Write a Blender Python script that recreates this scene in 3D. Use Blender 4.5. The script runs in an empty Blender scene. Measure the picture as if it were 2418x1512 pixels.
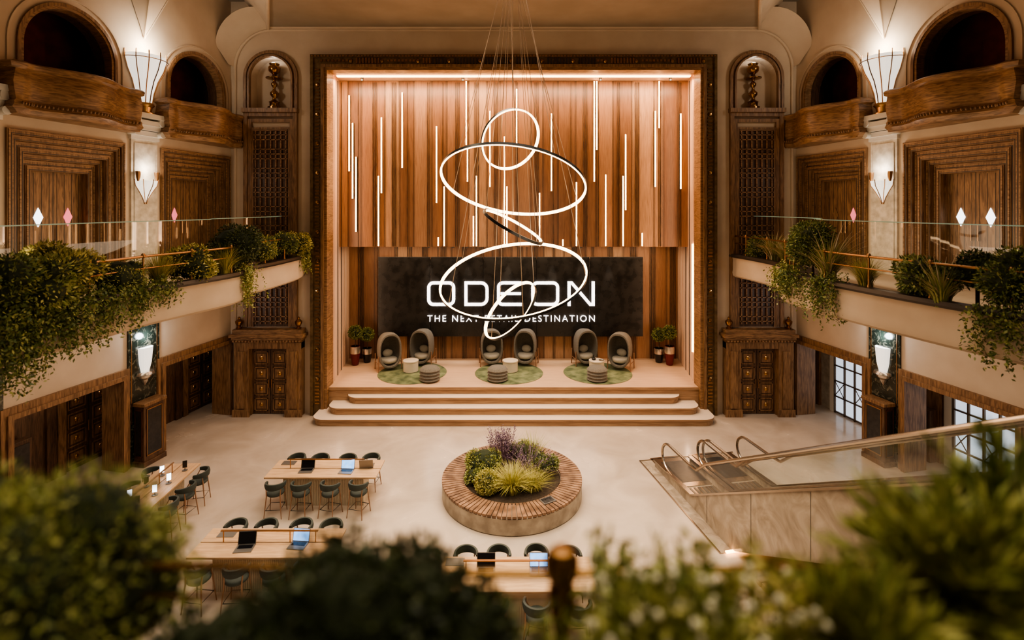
import bpy, math, random
import numpy as np
from mathutils import Vector, Matrix
from mathutils.geometry import tessellate_polygon
rad=math.radians; pi=math.pi
random.seed(7); RNG=np.random.default_rng(7)
CAMX=-0.06; CH=7.35; F=1210.0
def X(px,d): return (px-1209)*d/F+CAMX
def Z(py,d): return CH-(py-490)*d/F
SC=bpy.context.scene; COL=SC.collection
try: SC.view_settings.look='AgX - Medium High Contrast'
except Exception: pass
# ------------------------------------------------------------------ materials
def nmat(name):
    m=bpy.data.materials.new(name); m.use_nodes=True
    return m,m.node_tree.nodes,m.node_tree.links,m.node_tree.nodes['Principled BSDF']
def mat(name,c,rough=.5,metal=0,c2=None,scale=4,stretch=(1,1,1),detail=6,emit=None,es=0,bump=0,lo=.35,hi=.65,rr=0,coat=0,distort=0):
    m,n,l,b=nmat(name)
    b.inputs['Base Color'].default_value=(*c,1); b.inputs['Roughness'].default_value=rough
    b.inputs['Metallic'].default_value=metal; b.inputs['Coat Weight'].default_value=coat
    if emit: b.inputs['Emission Color'].default_value=(*emit,1); b.inputs['Emission Strength'].default_value=es
    if c2 or bump:
        tc=n.new('ShaderNodeTexCoord'); mp=n.new('ShaderNodeMapping'); mp.inputs['Scale'].default_value=stretch
        l.new(tc.outputs['Object'],mp.inputs['Vector'])
        t=n.new('ShaderNodeTexNoise'); t.inputs['Scale'].default_value=scale; t.inputs['Detail'].default_value=detail
        t.inputs['Distortion'].default_value=distort
        l.new(mp.outputs[0],t.inputs['Vector'])
        if c2:
            r=n.new('ShaderNodeValToRGB'); r.color_ramp.elements[0].position=lo; r.color_ramp.elements[1].position=hi
            r.color_ramp.elements[0].color=(*c,1); r.color_ramp.elements[1].color=(*c2,1)
            l.new(t.outputs['Fac'],r.inputs[0]); l.new(r.outputs[0],b.inputs['Base Color'])
        if rr:
            q=n.new('ShaderNodeMapRange'); q.inputs[3].default_value=rough-rr; q.inputs[4].default_value=rough+rr
            q.inputs[1].default_value=.3; q.inputs[2].default_value=.7
            l.new(t.outputs['Fac'],q.inputs[0]); l.new(q.outputs[0],b.inputs['Roughness'])
        if bump:
            bp=n.new('ShaderNodeBump'); bp.inputs['Strength'].default_value=bump; bp.inputs['Distance'].default_value=.02
            l.new(t.outputs['Fac'],bp.inputs['Height']); l.new(bp.outputs[0],b.inputs['Normal'])
    return m
def leafmat(name,c1,c2,c3):
    m,n,l,b=nmat(name); g=n.new('ShaderNodeNewGeometry'); r=n.new('ShaderNodeValToRGB')
    r.color_ramp.elements[0].color=(*c1,1); r.color_ramp.elements[1].color=(*c3,1)
    e=r.color_ramp.elements.new(.5); e.color=(*c2,1)
    l.new(g.outputs['Random Per Island'],r.inputs[0]); l.new(r.outputs[0],b.inputs['Base Color'])
    b.inputs['Roughness'].default_value=.5
    return m
def slatmat(name,scale=1.55):
    m,n,l,b=nmat(name); tc=n.new('ShaderNodeTexCoord'); s=n.new('ShaderNodeSeparateXYZ'); l.new(tc.outputs['Object'],s.inputs[0])
    v=n.new('ShaderNodeTexVoronoi'); v.voronoi_dimensions='1D'; v.inputs['Scale'].default_value=scale; l.new(s.outputs[0],v.inputs['W'])
    v2=n.new('ShaderNodeTexVoronoi'); v2.voronoi_dimensions='1D'; v2.feature='DISTANCE_TO_EDGE'; v2.inputs['Scale'].default_value=scale; l.new(s.outputs[0],v2.inputs['W'])
    sp=n.new('ShaderNodeSeparateColor'); l.new(v.outputs['Color'],sp.inputs[0])
    r=n.new('ShaderNodeValToRGB'); r.color_ramp.elements[0].color=(.21,.105,.055,1); r.color_ramp.elements[1].color=(.54,.33,.19,1)
    e=r.color_ramp.elements.new(.5); e.color=(.34,.175,.092,1)
    l.new(sp.outputs[0],r.inputs[0])
    mp=n.new('ShaderNodeMapping'); mp.inputs['Scale'].default_value=(9,9,.5); l.new(tc.outputs['Object'],mp.inputs[0])
    t=n.new('ShaderNodeTexNoise'); t.inputs['Scale'].default_value=3; t.inputs['Detail'].default_value=8; t.inputs['Distortion'].default_value=.8; l.new(mp.outputs[0],t.inputs[0])
    mx=n.new('ShaderNodeMix'); mx.data_type='RGBA'; mx.blend_type='MULTIPLY'; mx.inputs[0].default_value=.6
    tr=n.new('ShaderNodeValToRGB'); tr.color_ramp.elements[0].position=.3; tr.color_ramp.elements[0].color=(.45,.4,.38,1); tr.color_ramp.elements[1].position=.6
    l.new(t.outputs['Fac'],tr.inputs[0]); l.new(r.outputs[0],mx.inputs[6]); l.new(tr.outputs[0],mx.inputs[7])
    lt=n.new('ShaderNodeMath'); lt.operation='LESS_THAN'; lt.inputs[1].default_value=.075; l.new(v2.outputs['Distance'],lt.inputs[0])
    pp=n.new('ShaderNodeMath'); pp.operation='PINGPONG'; pp.inputs[1].default_value=.022; l.new(v2.outputs['Distance'],pp.inputs[0])
    l2=n.new('ShaderNodeMath'); l2.operation='LESS_THAN'; l2.inputs[1].default_value=.011; l.new(pp.outputs[0],l2.inputs[0])
    mu=n.new('ShaderNodeMath'); mu.operation='MULTIPLY'; l.new(lt.outputs[0],mu.inputs[0]); l.new(l2.outputs[0],mu.inputs[1])
    m3=n.new('ShaderNodeMix'); m3.data_type='RGBA'; l.new(mu.outputs[0],m3.inputs[0]); l.new(mx.outputs[2],m3.inputs[6]); m3.inputs[7].default_value=(.035,.022,.015,1)
    l.new(m3.outputs[2],b.inputs['Base Color']); b.inputs['Roughness'].default_value=.36
    return m
def glassmat(name,tint=(.97,.99,.98)):
    m=bpy.data.materials.new(name); m.use_nodes=True; n=m.node_tree.nodes; l=m.node_tree.links; n.clear()
    o=n.new('ShaderNodeOutputMaterial'); mx=n.new('ShaderNodeMixShader'); t=n.new('ShaderNodeBsdfTransparent'); gl=n.new('ShaderNodeBsdfGlossy')
    t.inputs[0].default_value=(*tint,1); gl.inputs['Roughness'].default_value=.03
    lw=n.new('ShaderNodeLayerWeight'); lw.inputs[0].default_value=.5
    p=n.new('ShaderNodeMath'); p.operation='POWER'; p.inputs[1].default_value=4; l.new(lw.outputs['Facing'],p.inputs[0])
    q=n.new('ShaderNodeMath'); q.operation='MULTIPLY_ADD'; q.inputs[1].default_value=.5; q.inputs[2].default_value=.06; l.new(p.outputs[0],q.inputs[0])
    l.new(q.outputs[0],mx.inputs[0]); l.new(t.outputs[0],mx.inputs[1]); l.new(gl.outputs[0],mx.inputs[2]); l.new(mx.outputs[0],o.inputs[0]); return m
M={}
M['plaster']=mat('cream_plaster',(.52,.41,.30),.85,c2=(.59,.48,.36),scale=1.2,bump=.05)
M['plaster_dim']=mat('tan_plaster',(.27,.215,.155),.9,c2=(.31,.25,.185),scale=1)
M['stone']=mat('cream_stone',(.46,.40,.31),.6,c2=(.68,.61,.50),scale=5,detail=10,bump=.1)
M['wood']=mat('walnut_wood',(.125,.064,.029),.45,c2=(.31,.175,.085),scale=3,stretch=(6,6,.7),detail=9,distort=1,bump=.1)
M['woodh']=mat('walnut_wood_horizontal',(.145,.075,.034),.42,c2=(.35,.20,.10),scale=3,stretch=(1.2,1.2,8),detail=9,distort=1,bump=.1)
M['dwood']=mat('dark_door_wood',(.05,.026,.015),.4,c2=(.14,.075,.039),scale=3,stretch=(6,6,.8),detail=8,distort=1)
M['oak']=mat('light_oak',(.46,.29,.16),.42,c2=(.60,.395,.23),scale=3,stretch=(.8,7,7),detail=8,distort=.6)
M['stagefloor']=mat('stage_floor_oak',(.60,.40,.26),.28,c2=(.68,.47,.31),scale=2,stretch=(.6,6,6),detail=8)
M['stagewall']=mat('stage_side_wood',(.68,.47,.33),.5,c2=(.76,.54,.39),scale=2,stretch=(4,4,.5))
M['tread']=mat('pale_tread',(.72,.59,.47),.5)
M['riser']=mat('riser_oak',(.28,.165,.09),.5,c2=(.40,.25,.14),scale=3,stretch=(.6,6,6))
M['ipe']=mat('bench_slat_wood',(.12,.062,.034),.42,c2=(.31,.18,.105),scale=5,detail=6)
M['slat']=slatmat('vertical_wood_panels')
M['bronze']=mat('dark_bronze',(.11,.07,.032),.42,.5,c2=(.20,.13,.06),scale=8)
M['bronze2']=mat('polished_bronze',(.34,.19,.075),.25,1)
M['brass']=mat('aged_brass',(.38,.215,.11),.35,1)
M['gold']=mat('gold_metal',(.6,.36,.15),.28,1)
M['floor']=mat('polished_concrete',(.40,.325,.26),.2,c2=(.56,.465,.385),scale=.8,detail=14,rr=.1,lo=.3,hi=.7,distort=.6)
M['marble']=mat('green_black_marble',(.012,.018,.014),.15,c2=(.20,.19,.14),scale=6,detail=12,lo=.52,hi=.75,distort=1.5)
M['emarble']=mat('beige_marble',(.24,.19,.14),.15,c2=(.42,.35,.27),scale=1.6,detail=12,distort=2)
M['black']=mat('black_panel',(.012,.012,.012),.3,c2=(.03,.027,.025),scale=9,detail=8)
M['sign']=mat('black_stone_panel',(.010,.009,.008),.28,c2=(.020,.018,.016),scale=3,detail=12,rr=.08,bump=.12)
M['rim']=mat('dark_rim',(.03,.022,.018),.4)
M['white']=mat('white_shade',(.8,.8,.78),.5,emit=(1,.92,.80),es=1.1)
M['whitel']=mat('white_plaster',(.66,.62,.55),.6)
M['led']=mat('led_warm',(1,.7,.45),.5,emit=(1,.50,.20),es=13)
M['ledring']=mat('led_ring',(1,.85,.65),.5,emit=(1,.66,.36),es=8.5)
M['ledwhite']=mat('led_white',(1,1,1),.5,emit=(1,.93,.9),es=4.5)
M['ringbody']=mat('ring_black_metal',(.03,.03,.03),.3,.8)
M['cable']=mat('steel_cable',(.45,.33,.23),.4,.6)
M['win']=mat('daylight_pane',(.6,.7,.8),.3,c2=(.8,.85,.9),scale=1.5,emit=(.72,.84,1),es=.9)
M['winframe']=mat('bronze_window_frame',(.12,.08,.05),.4,.5)
M['diaw']=mat('white_diamond_pane',(1,1,1),.4,emit=(.9,.95,1),es=3)
M['phone']=mat('lit_phone_screen',(1,1,1),.4,emit=(.85,.93,1),es=5)
M['diar']=mat('red_diamond_pane',(.8,.15,.2),.4,emit=(1,.2,.25),es=1)
M['red']=mat('dark_red_velvet',(.09,.012,.012),.8,c2=(.16,.024,.02),scale=3)
M['fabric']=mat('grey_green_fabric',(.13,.12,.10),.9,c2=(.18,.165,.14),scale=30)
M['fabricl']=mat('light_grey_fabric',(.36,.33,.27),.9,c2=(.42,.39,.32),scale=40)
M['stoolf']=mat('dark_green_upholstery',(.040,.050,.044),.7)
M['legw']=mat('stool_leg_wood',(.28,.155,.09),.45)
M['rug']=mat('green_rug',(.06,.085,.04),.95,c2=(.20,.23,.12),scale=2.5,detail=5)
M['creamt']=mat('cream_table',(.62,.54,.42),.5)
M['concrete']=mat('planter_concrete',(.27,.22,.17),.75,c2=(.46,.385,.30),scale=3,detail=10,bump=.2)
M['soil']=mat('soil',(.03,.02,.012),.95,c2=(.06,.04,.025),scale=20)
M['gravel']=mat('gravel',(.06,.05,.04),.9,c2=(.22,.19,.15),scale=40,bump=.8)
M['maroon']=mat('maroon_glaze',(.12,.01,.018),.15)
M['blackg']=mat('black_glaze',(.01,.01,.01),.12)
M['silver']=mat('silver',(.7,.66,.6),.25,.9)
M['steel']=mat('escalator_steel',(.40,.34,.28),.22,.95)
M['rubber']=mat('handrail_rubber',(.10,.085,.07),.25,.3)
M['laptop']=mat('laptop_grey',(.25,.24,.23),.35,.7)
M['screen']=mat('lit_screen',(.05,.15,.4),.3,c2=(.5,.75,1),scale=14,emit=(.22,.5,1),es=1.9)
M['scroff']=mat('dark_screen',(.008,.008,.01),.15)
M['glass']=glassmat('clear_glass')
M['glassedge']=mat('green_glass_edge',(.25,.4,.32),.2,emit=(.4,.6,.5),es=.12)  # faint emission paints a sheen on the edge, which is no lamp
M['trunk']=mat('bark',(.08,.05,.03),.8)
M['lg']=leafmat('leaf_green',(.055,.09,.018),(.15,.19,.04),(.34,.34,.10))
M['ly']=leafmat('leaf_yellow_green',(.16,.17,.03),(.40,.37,.085),(.66,.56,.20))
M['ld']=leafmat('leaf_dark',(.02,.032,.009),(.055,.08,.02),(.14,.16,.045))
M['ldd']=leafmat('leaf_unlit_dark',(.010,.018,.006),(.028,.045,.012),(.07,.085,.025))  # foreground bush standing unlit: its shade is put into the leaf colour
M['lf']=leafmat('leaf_fresh',(.13,.17,.035),(.29,.31,.075),(.50,.47,.16))
M['lp']=leafmat('leaf_purple',(.12,.06,.11),(.21,.13,.20),(.34,.25,.32))
M['lpam']=leafmat('pampas',(.34,.27,.14),(.5,.4,.25),(.65,.55,.4))
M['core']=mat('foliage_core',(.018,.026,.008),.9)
M['flower']=mat('white_flower',(.85,.8,.62),.6)
# ------------------------------------------------------------------ mesh builder
class MB:
    def __init__(s,xf=None): s.v=[];s.f=[];s.m=[];s.mats=[];s.xf=xf
    def mi(s,m):
        m=M[m] if isinstance(m,str) else m
        if m not in s.mats: s.mats.append(m)
        return s.mats.index(m)
    def add(s,vs,fs,m,xf=None):
        o=len(s.v); k=s.mi(m)
        for p in vs:
            p=Vector(p)
            if xf is not None: p=xf@p
            if s.xf is not None: p=s.xf@p
            s.v.append(tuple(p))
        for f in fs: s.f.append([o+i for i in f]); s.m.append(k)
        return s
    def box(s,x0,x1,y0,y1,z0,z1,m,xf=None):
        v=[(x0,y0,z0),(x1,y0,z0),(x1,y1,z0),(x0,y1,z0),(x0,y0,z1),(x1,y0,z1),(x1,y1,z1),(x0,y1,z1)]
        return s.add(v,[(0,3,2,1),(4,5,6,7),(0,1,5,4),(1,2,6,5),(2,3,7,6),(3,0,4,7)],m,xf)
    def lathe(s,prof,c,m,seg=24,xf=None,sx=1,sy=1,closed=False,half=False):
        v=[];f=[]
        for r,z in prof:
            for i in range(seg):
                a=2*pi*i/seg; yy=r*sy*math.sin(a)
                v.append((c[0]+r*sx*math.cos(a),c[1]+(max(yy,0) if half else yy),c[2]+z))
        n=len(prof)
        for j in range(n-1 if not closed else n):
            jj=(j+1)%n
            for i in range(seg):
                k=(i+1)%seg; f.append((j*seg+i,j*seg+k,jj*seg+k,jj*seg+i))
        if not closed:
            f.append(tuple(range(seg-1,-1,-1))); f.append(tuple((n-1)*seg+i for i in range(seg)))
        return s.add(v,f,m,xf)
    def sphere(s,c,r,m,seg=14,rings=8,xf=None):
        if not hasattr(r,'__len__'): r=(r,r,r)
        v=[];f=[]
        for j in range(rings+1):
            b=pi*j/rings
            for i in range(seg):
                a=2*pi*i/seg; q=max(math.sin(b),.001)
                v.append((c[0]+r[0]*q*math.cos(a),c[1]+r[1]*q*math.sin(a),c[2]-r[2]*math.cos(b)))
        for j in range(rings):
            for i in range(seg):
                k=(i+1)%seg; f.append((j*seg+i,j*seg+k,(j+1)*seg+k,(j+1)*seg+i))
        return s.add(v,f,m,xf)
    def tube(s,pts,r,m,seg=6,closed=False,xf=None):
        P=[Vector(p) for p in pts]; n=len(P); v=[];f=[]; prev=None
        for i in range(n):
            a=P[i-1] if (i>0 or closed) else P[i]; b=P[(i+1)%n] if (i<n-1 or closed) else P[i]
            t=(b-a).normalized()
            if prev is None:
                u=t.cross(Vector((0,0,1))); 
                if u.length<.01: u=t.cross(Vector((1,0,0)))
            else: u=prev-t*prev.dot(t)
            u.normalize(); prev=u; w=t.cross(u)
            rr=r[i] if hasattr(r,'__len__') else r
            for k in range(seg):
                g=2*pi*k/seg; v.append(P[i]+u*rr*math.cos(g)+w*rr*math.sin(g))
        for i in range(n if closed else n-1):
            j=(i+1)%n
            for k in range(seg):
                q=(k+1)%seg; f.append((i*seg+k,i*seg+q,j*seg+q,j*seg+k))
        if not closed: f.append(tuple(range(seg))); f.append(tuple((n-1)*seg+k for k in range(seg)))
        return s.add(v,f,m,xf)
    def prism(s,poly,a,b,m,fn=None,mtop=None,xf=None):
        fn=fn or (lambda u,v,w:(u,v,w)); n=len(poly)
        v=[fn(p[0],p[1],a) for p in poly]+[fn(p[0],p[1],b) for p in poly]
        sides=[(i,(i+1)%n,n+(i+1)%n,n+i) for i in range(n)]
        s.add(v,sides+[tuple(range(n-1,-1,-1))],m,xf)
        s.add([v[n+i] for i in range(n)],[tuple(range(n))],mtop or m,xf); return s
    def holed(s,outer,holes,a,b,m,fn,mrev=None,back=True,xf=None):
        loops=[outer]+holes; flat=[p for L in loops for p in L]
        tr=tessellate_polygon([[Vector((p[0],p[1],0)) for p in L] for L in loops])
        n=len(flat); v=[fn(p[0],p[1],a) for p in flat]+[fn(p[0],p[1],b) for p in flat]
        s.add(v,[tuple(t) for t in tr],m,xf)
        if back: s.add(v,[tuple(n+i for i in reversed(t)) for t in tr],m,xf)
        o=0; sd=[]
        for L in loops:
            k=len(L)
            for i in range(k): j=(i+1)%k; sd.append((o+i,o+j,n+o+j,n+o+i))
            o+=k
        s.add(v,sd,mrev or m,xf); return s
    def sweep(s,path,prof,m,closed_prof=False,xf=None):
        n=len(path); v=[];f=[];k=len(prof)
        for i in range(n):
            a=Vector(path[max(i-1,0)]); b=Vector(path[min(i+1,n-1)]); t=(b-a).normalized(); nn=Vector((-t.y,t.x))
            for o,z in prof: v.append((path[i][0]+nn.x*o,path[i][1]+nn.y*o,z))
        for i in range(n-1):
            for j in range(k if closed_prof else k-1):
                q=(j+1)%k; f.append((i*k+j,i*k+q,(i+1)*k+q,(i+1)*k+j))
        if closed_prof: f.append(tuple(range(k))); f.append(tuple((n-1)*k+j for j in range(k)))
        return s.add(v,f,m,xf)
    def obj(s,name,parent=None,local=False,loc=None,rotz=0,smooth=True,bevel=0,ang=35,recalc=True,origin=None,kind=None):
        V=s.v
        if local: O=Vector((0,0,0))
        elif origin is not None: O=Vector(origin)
        else:
            A=np.array(V); O=Vector(((A[:,0].min()+A[:,0].max())/2,(A[:,1].min()+A[:,1].max())/2,A[:,2].min()))
        me=bpy.data.meshes.new(name); me.from_pydata([(p[0]-O.x,p[1]-O.y,p[2]-O.z) for p in V],[],s.f)
        for m in s.mats: me.materials.append(m)
        me.polygons.foreach_set('material_index',s.m)
        if recalc:
            import bmesh; bm=bmesh.new(); bm.from_mesh(me); bmesh.ops.recalc_face_normals(bm,faces=bm.faces); bm.to_mesh(me); bm.free()
        if smooth: me.shade_smooth(); me.set_sharp_from_angle(angle=rad(ang))
        me.update()
        o=bpy.data.objects.new(name,me); COL.objects.link(o)
        if local: o.location=loc or (0,0,0); o.rotation_euler[2]=rotz
        else: o.location=O
        if parent is not None:
            if not local: o.location=O-Vector(parent.location)
            o.parent=parent
        if bevel:
            b=o.modifiers.new('bevel','BEVEL'); b.width=bevel; b.segments=2; b.limit_method='ANGLE'; b.angle_limit=rad(40)
        if kind: o['kind']=kind
        return o
def empty(name,loc,rotz=0):
    o=bpy.data.objects.new(name,None); COL.objects.link(o); o.location=loc; o.rotation_euler[2]=rotz; o.empty_display_size=.2; return o
def tag(o,label,cat,group=None):
    o['label']=label; o['category']=cat
    if group: o['group']=group
    return o
def st(o): o['kind']='structure'; return o
def copy_tree(root,loc,rotz=None,scale=None):
    def rec(o,par):
        c=o.copy(); COL.objects.link(c)
        if par is not None: c.parent=par; c.matrix_parent_inverse=o.matrix_parent_inverse.copy()
        for k in list(o.children): rec(k,c)
        return c
    c=rec(root,None); c.location=loc
    if rotz is not None: c.rotation_euler[2]=rotz
    if scale: c.scale=(scale,)*3
    return c
def arc(cx,cy,r,a0,a1,n): return [(cx+r*math.cos(a0+(a1-a0)*i/n),cy+r*math.sin(a0+(a1-a0)*i/n)) for i in range(n+1)]
# ------------------------------------------------------------------ foliage
def leaves(mb,P,D,L,W,m):
    n=len(P); D=D/np.maximum(np.linalg.norm(D,axis=1,keepdims=True),1e-6)
    R=RNG.normal(size=(n,3)); S=np.cross(D,R); S/=np.maximum(np.linalg.norm(S,axis=1,keepdims=True),1e-6)
    l=(L*RNG.uniform(.7,1.3,(n,1))); w=W*RNG.uniform(.7,1.3,(n,1))
    v=np.stack([P,P+D*l*.45+S*w*.5,P+D*l,P+D*l*.45-S*w*.5],axis=1).reshape(-1,3)
    o=len(mb.v); mb.v+= [tuple(x) for x in v.tolist()]
    k=mb.mi(m); mb.f+= [[o+4*i,o+4*i+1,o+4*i+2,o+4*i+3] for i in range(n)]; mb.m+=[k]*n
def unit(n):
    a=RNG.normal(size=(n,3)); return a/np.linalg.norm(a,axis=1,keepdims=True)
def blob(mb,c,r,n,L,W,m,lumps=9,core=True,spread=.6):
    c=np.array(c); r=np.array(r if hasattr(r,'__len__') else (r,r,r))
    if lumps<=1: C=np.zeros((1,3)); lr=1.0
    else:
        C=unit(lumps)*spread; C[:,2]=C[:,2]*.8; lr=.52
    idx=RNG.integers(0,len(C),n); d=unit(n)
    P=C[idx]+d*lr*RNG.uniform(.82,1.12,(n,1))
    leaves(mb,c+P*r,d+RNG.normal(size=(n,3))*.55,L,W,m)
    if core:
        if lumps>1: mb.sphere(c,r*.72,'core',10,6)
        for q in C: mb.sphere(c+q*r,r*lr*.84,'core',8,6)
def shrub(name,c,r,n,L,W,m,label,lumps=9,base=None,cat='shrub',group=None,core=True):
    mb=MB(); blob(mb,c,r,n,L,W,m,lumps,core)
    rz=r[2] if hasattr(r,'__len__') else r
    if base is not None: mb.tube([(c[0],c[1],base),(c[0],c[1],c[2]-rz*.3)],.03,'trunk')
    o=mb.obj(name,smooth=False,recalc=False); return tag(o,label,cat,group)
def blades(mb,c,n,L,spread,W,m,lean=.7,rb=.1,seg=5):
    a=RNG.uniform(0,2*pi,n); o=len(mb.v); k=mb.mi(m)
    for i in range(n):
        out=np.array([math.cos(a[i]),math.sin(a[i]),0]); sd=np.array([-out[1],out[0],0])
        b=np.array(c)+out*rb*RNG.random(); l=L*RNG.uniform(.7,1.15); ln=lean*RNG.uniform(.2,1.2)
        for j in range(seg):
            s=j/(seg-1); p=b+out*ln*l*s*s+np.array([0,0,l*(s-.45*ln*s*s)]); w=W*(1-s*.95)*.5
            mb.v.append(tuple(p-sd*w)); mb.v.append(tuple(p+sd*w))
        for j in range(seg-1):
            q=o+i*seg*2+j*2; mb.f.append([q,q+1,q+3,q+2]); mb.m.append(k)
def grass(name,c,n,L,W,m,label,lean=.7,rb=.12,plume=False):
    mb=MB(); blades(mb,c,n,L,1,W,m,lean,rb)
    if plume: 
        blades(mb,c,n//6,L*1.25,1,W*2.4,'lpam',lean*1.3,rb)
    return tag(mb.obj(name,smooth=False,recalc=False),label,'grass')
def trailing(name,pts,length,n,m,label,L=.07,W=.035):
    mb=MB(); P=[];D=[]
    for i in range(n):
        b=np.array(pts[RNG.integers(0,len(pts))],float)+RNG.normal(size=3)*np.array([.10,.10,.04])
        l=length*RNG.uniform(.35,1.1); s=RNG.normal(size=2)*.06
        k=int(l/.035)+2
        for j in range(k):
            t=j/k; P.append(b+np.array([s[0]*t,s[1]*t,-l*t])+RNG.normal(size=3)*.018)
            D.append(RNG.normal(size=3)*.8+np.array([0,0,-.5]))
    leaves(mb,np.array(P),np.array(D),L,W,m)
    return tag(mb.obj(name,smooth=False,recalc=False),label,'trailing plant')
# ================================================================== SHELL
XZ=lambda u,v,w:(u,w,v)
fl=MB(); fl.box(-17,17,-1,23,-.2,0,'floor'); st(fl.obj('floor',smooth=False))
H=14.7
outer=[(-10.1,0),(-6.65,0),(-6.65,12.27),(6.65,12.27),(6.65,0),(10.1,0),(10.1,H),(-10.1,H)]
NX=8.64
def archloop(cx,hw,zb,zc,n=20): return [(cx-hw,zb),(cx+hw,zb)]+arc(cx,zc,hw,0,pi,n)
holes=[archloop(s*NX,.74,10.87,11.98) for s in(-1,1)]
bw=MB(); bw.holed(outer,holes,18.3,18.75,'plaster',XZ); 
st(bw.obj('wall_back',smooth=False))
for k,s in enumerate((-1,1)):
    m=MB(); m.box(s*NX-.8,s*NX+.8,18.74,18.78,10.8,12.8,'plaster'); st(m.obj('wall_niche_%d'%(k+1),smooth=False))
def archpath(hw,zt,r): return [(-hw,0)]+[(-hw+r-r*math.cos(a),zt-r+r*math.sin(a)) for a in [pi/2*i/14 for i in range(15)]]+[(hw-r+r*math.sin(a),zt-r+r*math.cos(a)) for a in [pi/2*i/14 for i in range(15)]]+[(hw,0)]
m=MB(); m.tube([(x,18.27,z) for x,z in archpath(9.93,13.68,1.35)],.05,'plaster',8); st(m.obj('trim_1'))
m=MB(); v=[]
A=archpath(9.95,13.7,1.35); B=archpath(10.25,14.25,1.3)
for (x,z),(x2,z2) in zip(A,B): v+= [(x,18.29,z),(x+(x2-x)*.35,18.05,z+(z2-z)*.1),(x2,17.6,z2)]
f=[]
for i in range(1,len(A)-2): f+= [(i*3,i*3+1,i*3+4,i*3+3),(i*3+1,i*3+2,i*3+5,i*3+4)]
m.add(v,f,'plaster'); st(m.obj('trim_2',recalc=False))
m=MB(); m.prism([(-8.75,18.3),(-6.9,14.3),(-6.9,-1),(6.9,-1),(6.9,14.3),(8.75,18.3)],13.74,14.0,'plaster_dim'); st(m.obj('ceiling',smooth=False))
m=MB()
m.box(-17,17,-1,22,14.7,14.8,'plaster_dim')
for s in(-1,1):
    m.add([(s*8.75,18.3,13.74),(s*6.9,14.3,13.74),(s*8.1,14.3,14.7),(s*9.6,18.3,14.7)],[(0,1,2,3)],'plaster')
    m.add([(s*6.9,14.3,13.74),(s*6.9,-1,13.74),(s*8.1,-1,14.7),(s*8.1,14.3,14.7)],[(0,1,2,3)],'plaster')
    m.tube([(s*8.75,18.25,13.72),(s*6.9,14.3,13.72),(s*6.9,0,13.72)],.06,'plaster',6)
st(m.obj('ceiling_cove',smooth=False,recalc=False))
# side walls --------------------------------------------------------
def WX(s):
    q=1/math.sqrt(1.04)
    a=Vector((s*.2*q,-q,0)); n=Vector((-s*q,-.2*q,0))
    return Matrix(((a.x,n.x,0,s*10.1),(a.y,n.y,0,18.3),(0,0,1,0),(0,0,0,1)))
TN=lambda u,v,w:(u,w,v)
BAYS=[1.5,5.5,9.5]; PILS=[3.48,7.48]
trimn=3; doorn=1; winn=1
def plight(p,e,c,r=.1,name='lamp_light'):
    L=bpy.data.lights.new(name,'POINT'); L.energy=e; L.color=c; L.shadow_soft_size=r
    o=bpy.data.objects.new(name,L); COL.objects.link(o); o.location=p; return o
def paneldoor(t0,t1,n,z1,face,xfm,nm):
    m=MB(xfm); mid=(t0+t1)/2; hw=(t1-t0)/2
    for q in(-1,1):
        a=mid+q*.01 if q>0 else mid-hw; c=mid+hw if q>0 else mid-.01
        m.box(a,c,n,n+face*.06,0.02,z1,'dwood')
        for r in range(4):
            z0=.12+r*(z1-.15)/4; zz=z0+(z1-.15)/4-.1; x0=a+.08;x1=c-.08
            for (u0,u1,w0,w1) in((x0,x1,z0,z0+.03),(x0,x1,zz-.03,zz),(x0,x0+.03,z0,zz),(x1-.03,x1,z0,zz)):
                m.box(u0,u1,n+face*.06,n+face*.085,w0,w1,'wood')
            cx=(x0+x1)/2; cz=(z0+zz)/2
            m.sphere((cx,n+face*.07,cz),(.075,.04,.075),'gold',10,6)
            m.box(x0+.08,x1-.08,n+face*.06,n+face*.075,z0+.08,zz-.08,'wood')
    m.tube([(mid-.05,n+face*.11,.95),(mid-.05,n+face*.11,1.25)],.015,'brass'); m.tube([(mid+.05,n+face*.11,.95),(mid+.05,n+face*.11,1.25)],.015,'brass')
    for e in(-1,1): m.box(mid+e*(hw+.1)-.1,mid+e*(hw+.1)+.1,n,n+face*.14,0,z1+.2,'wood')
    m.box(mid-hw-.2,mid+hw+.2,n,n+face*.14,z1,z1+.2,'wood')
    return st(m.obj(nm,smooth=True,ang=30))
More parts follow.
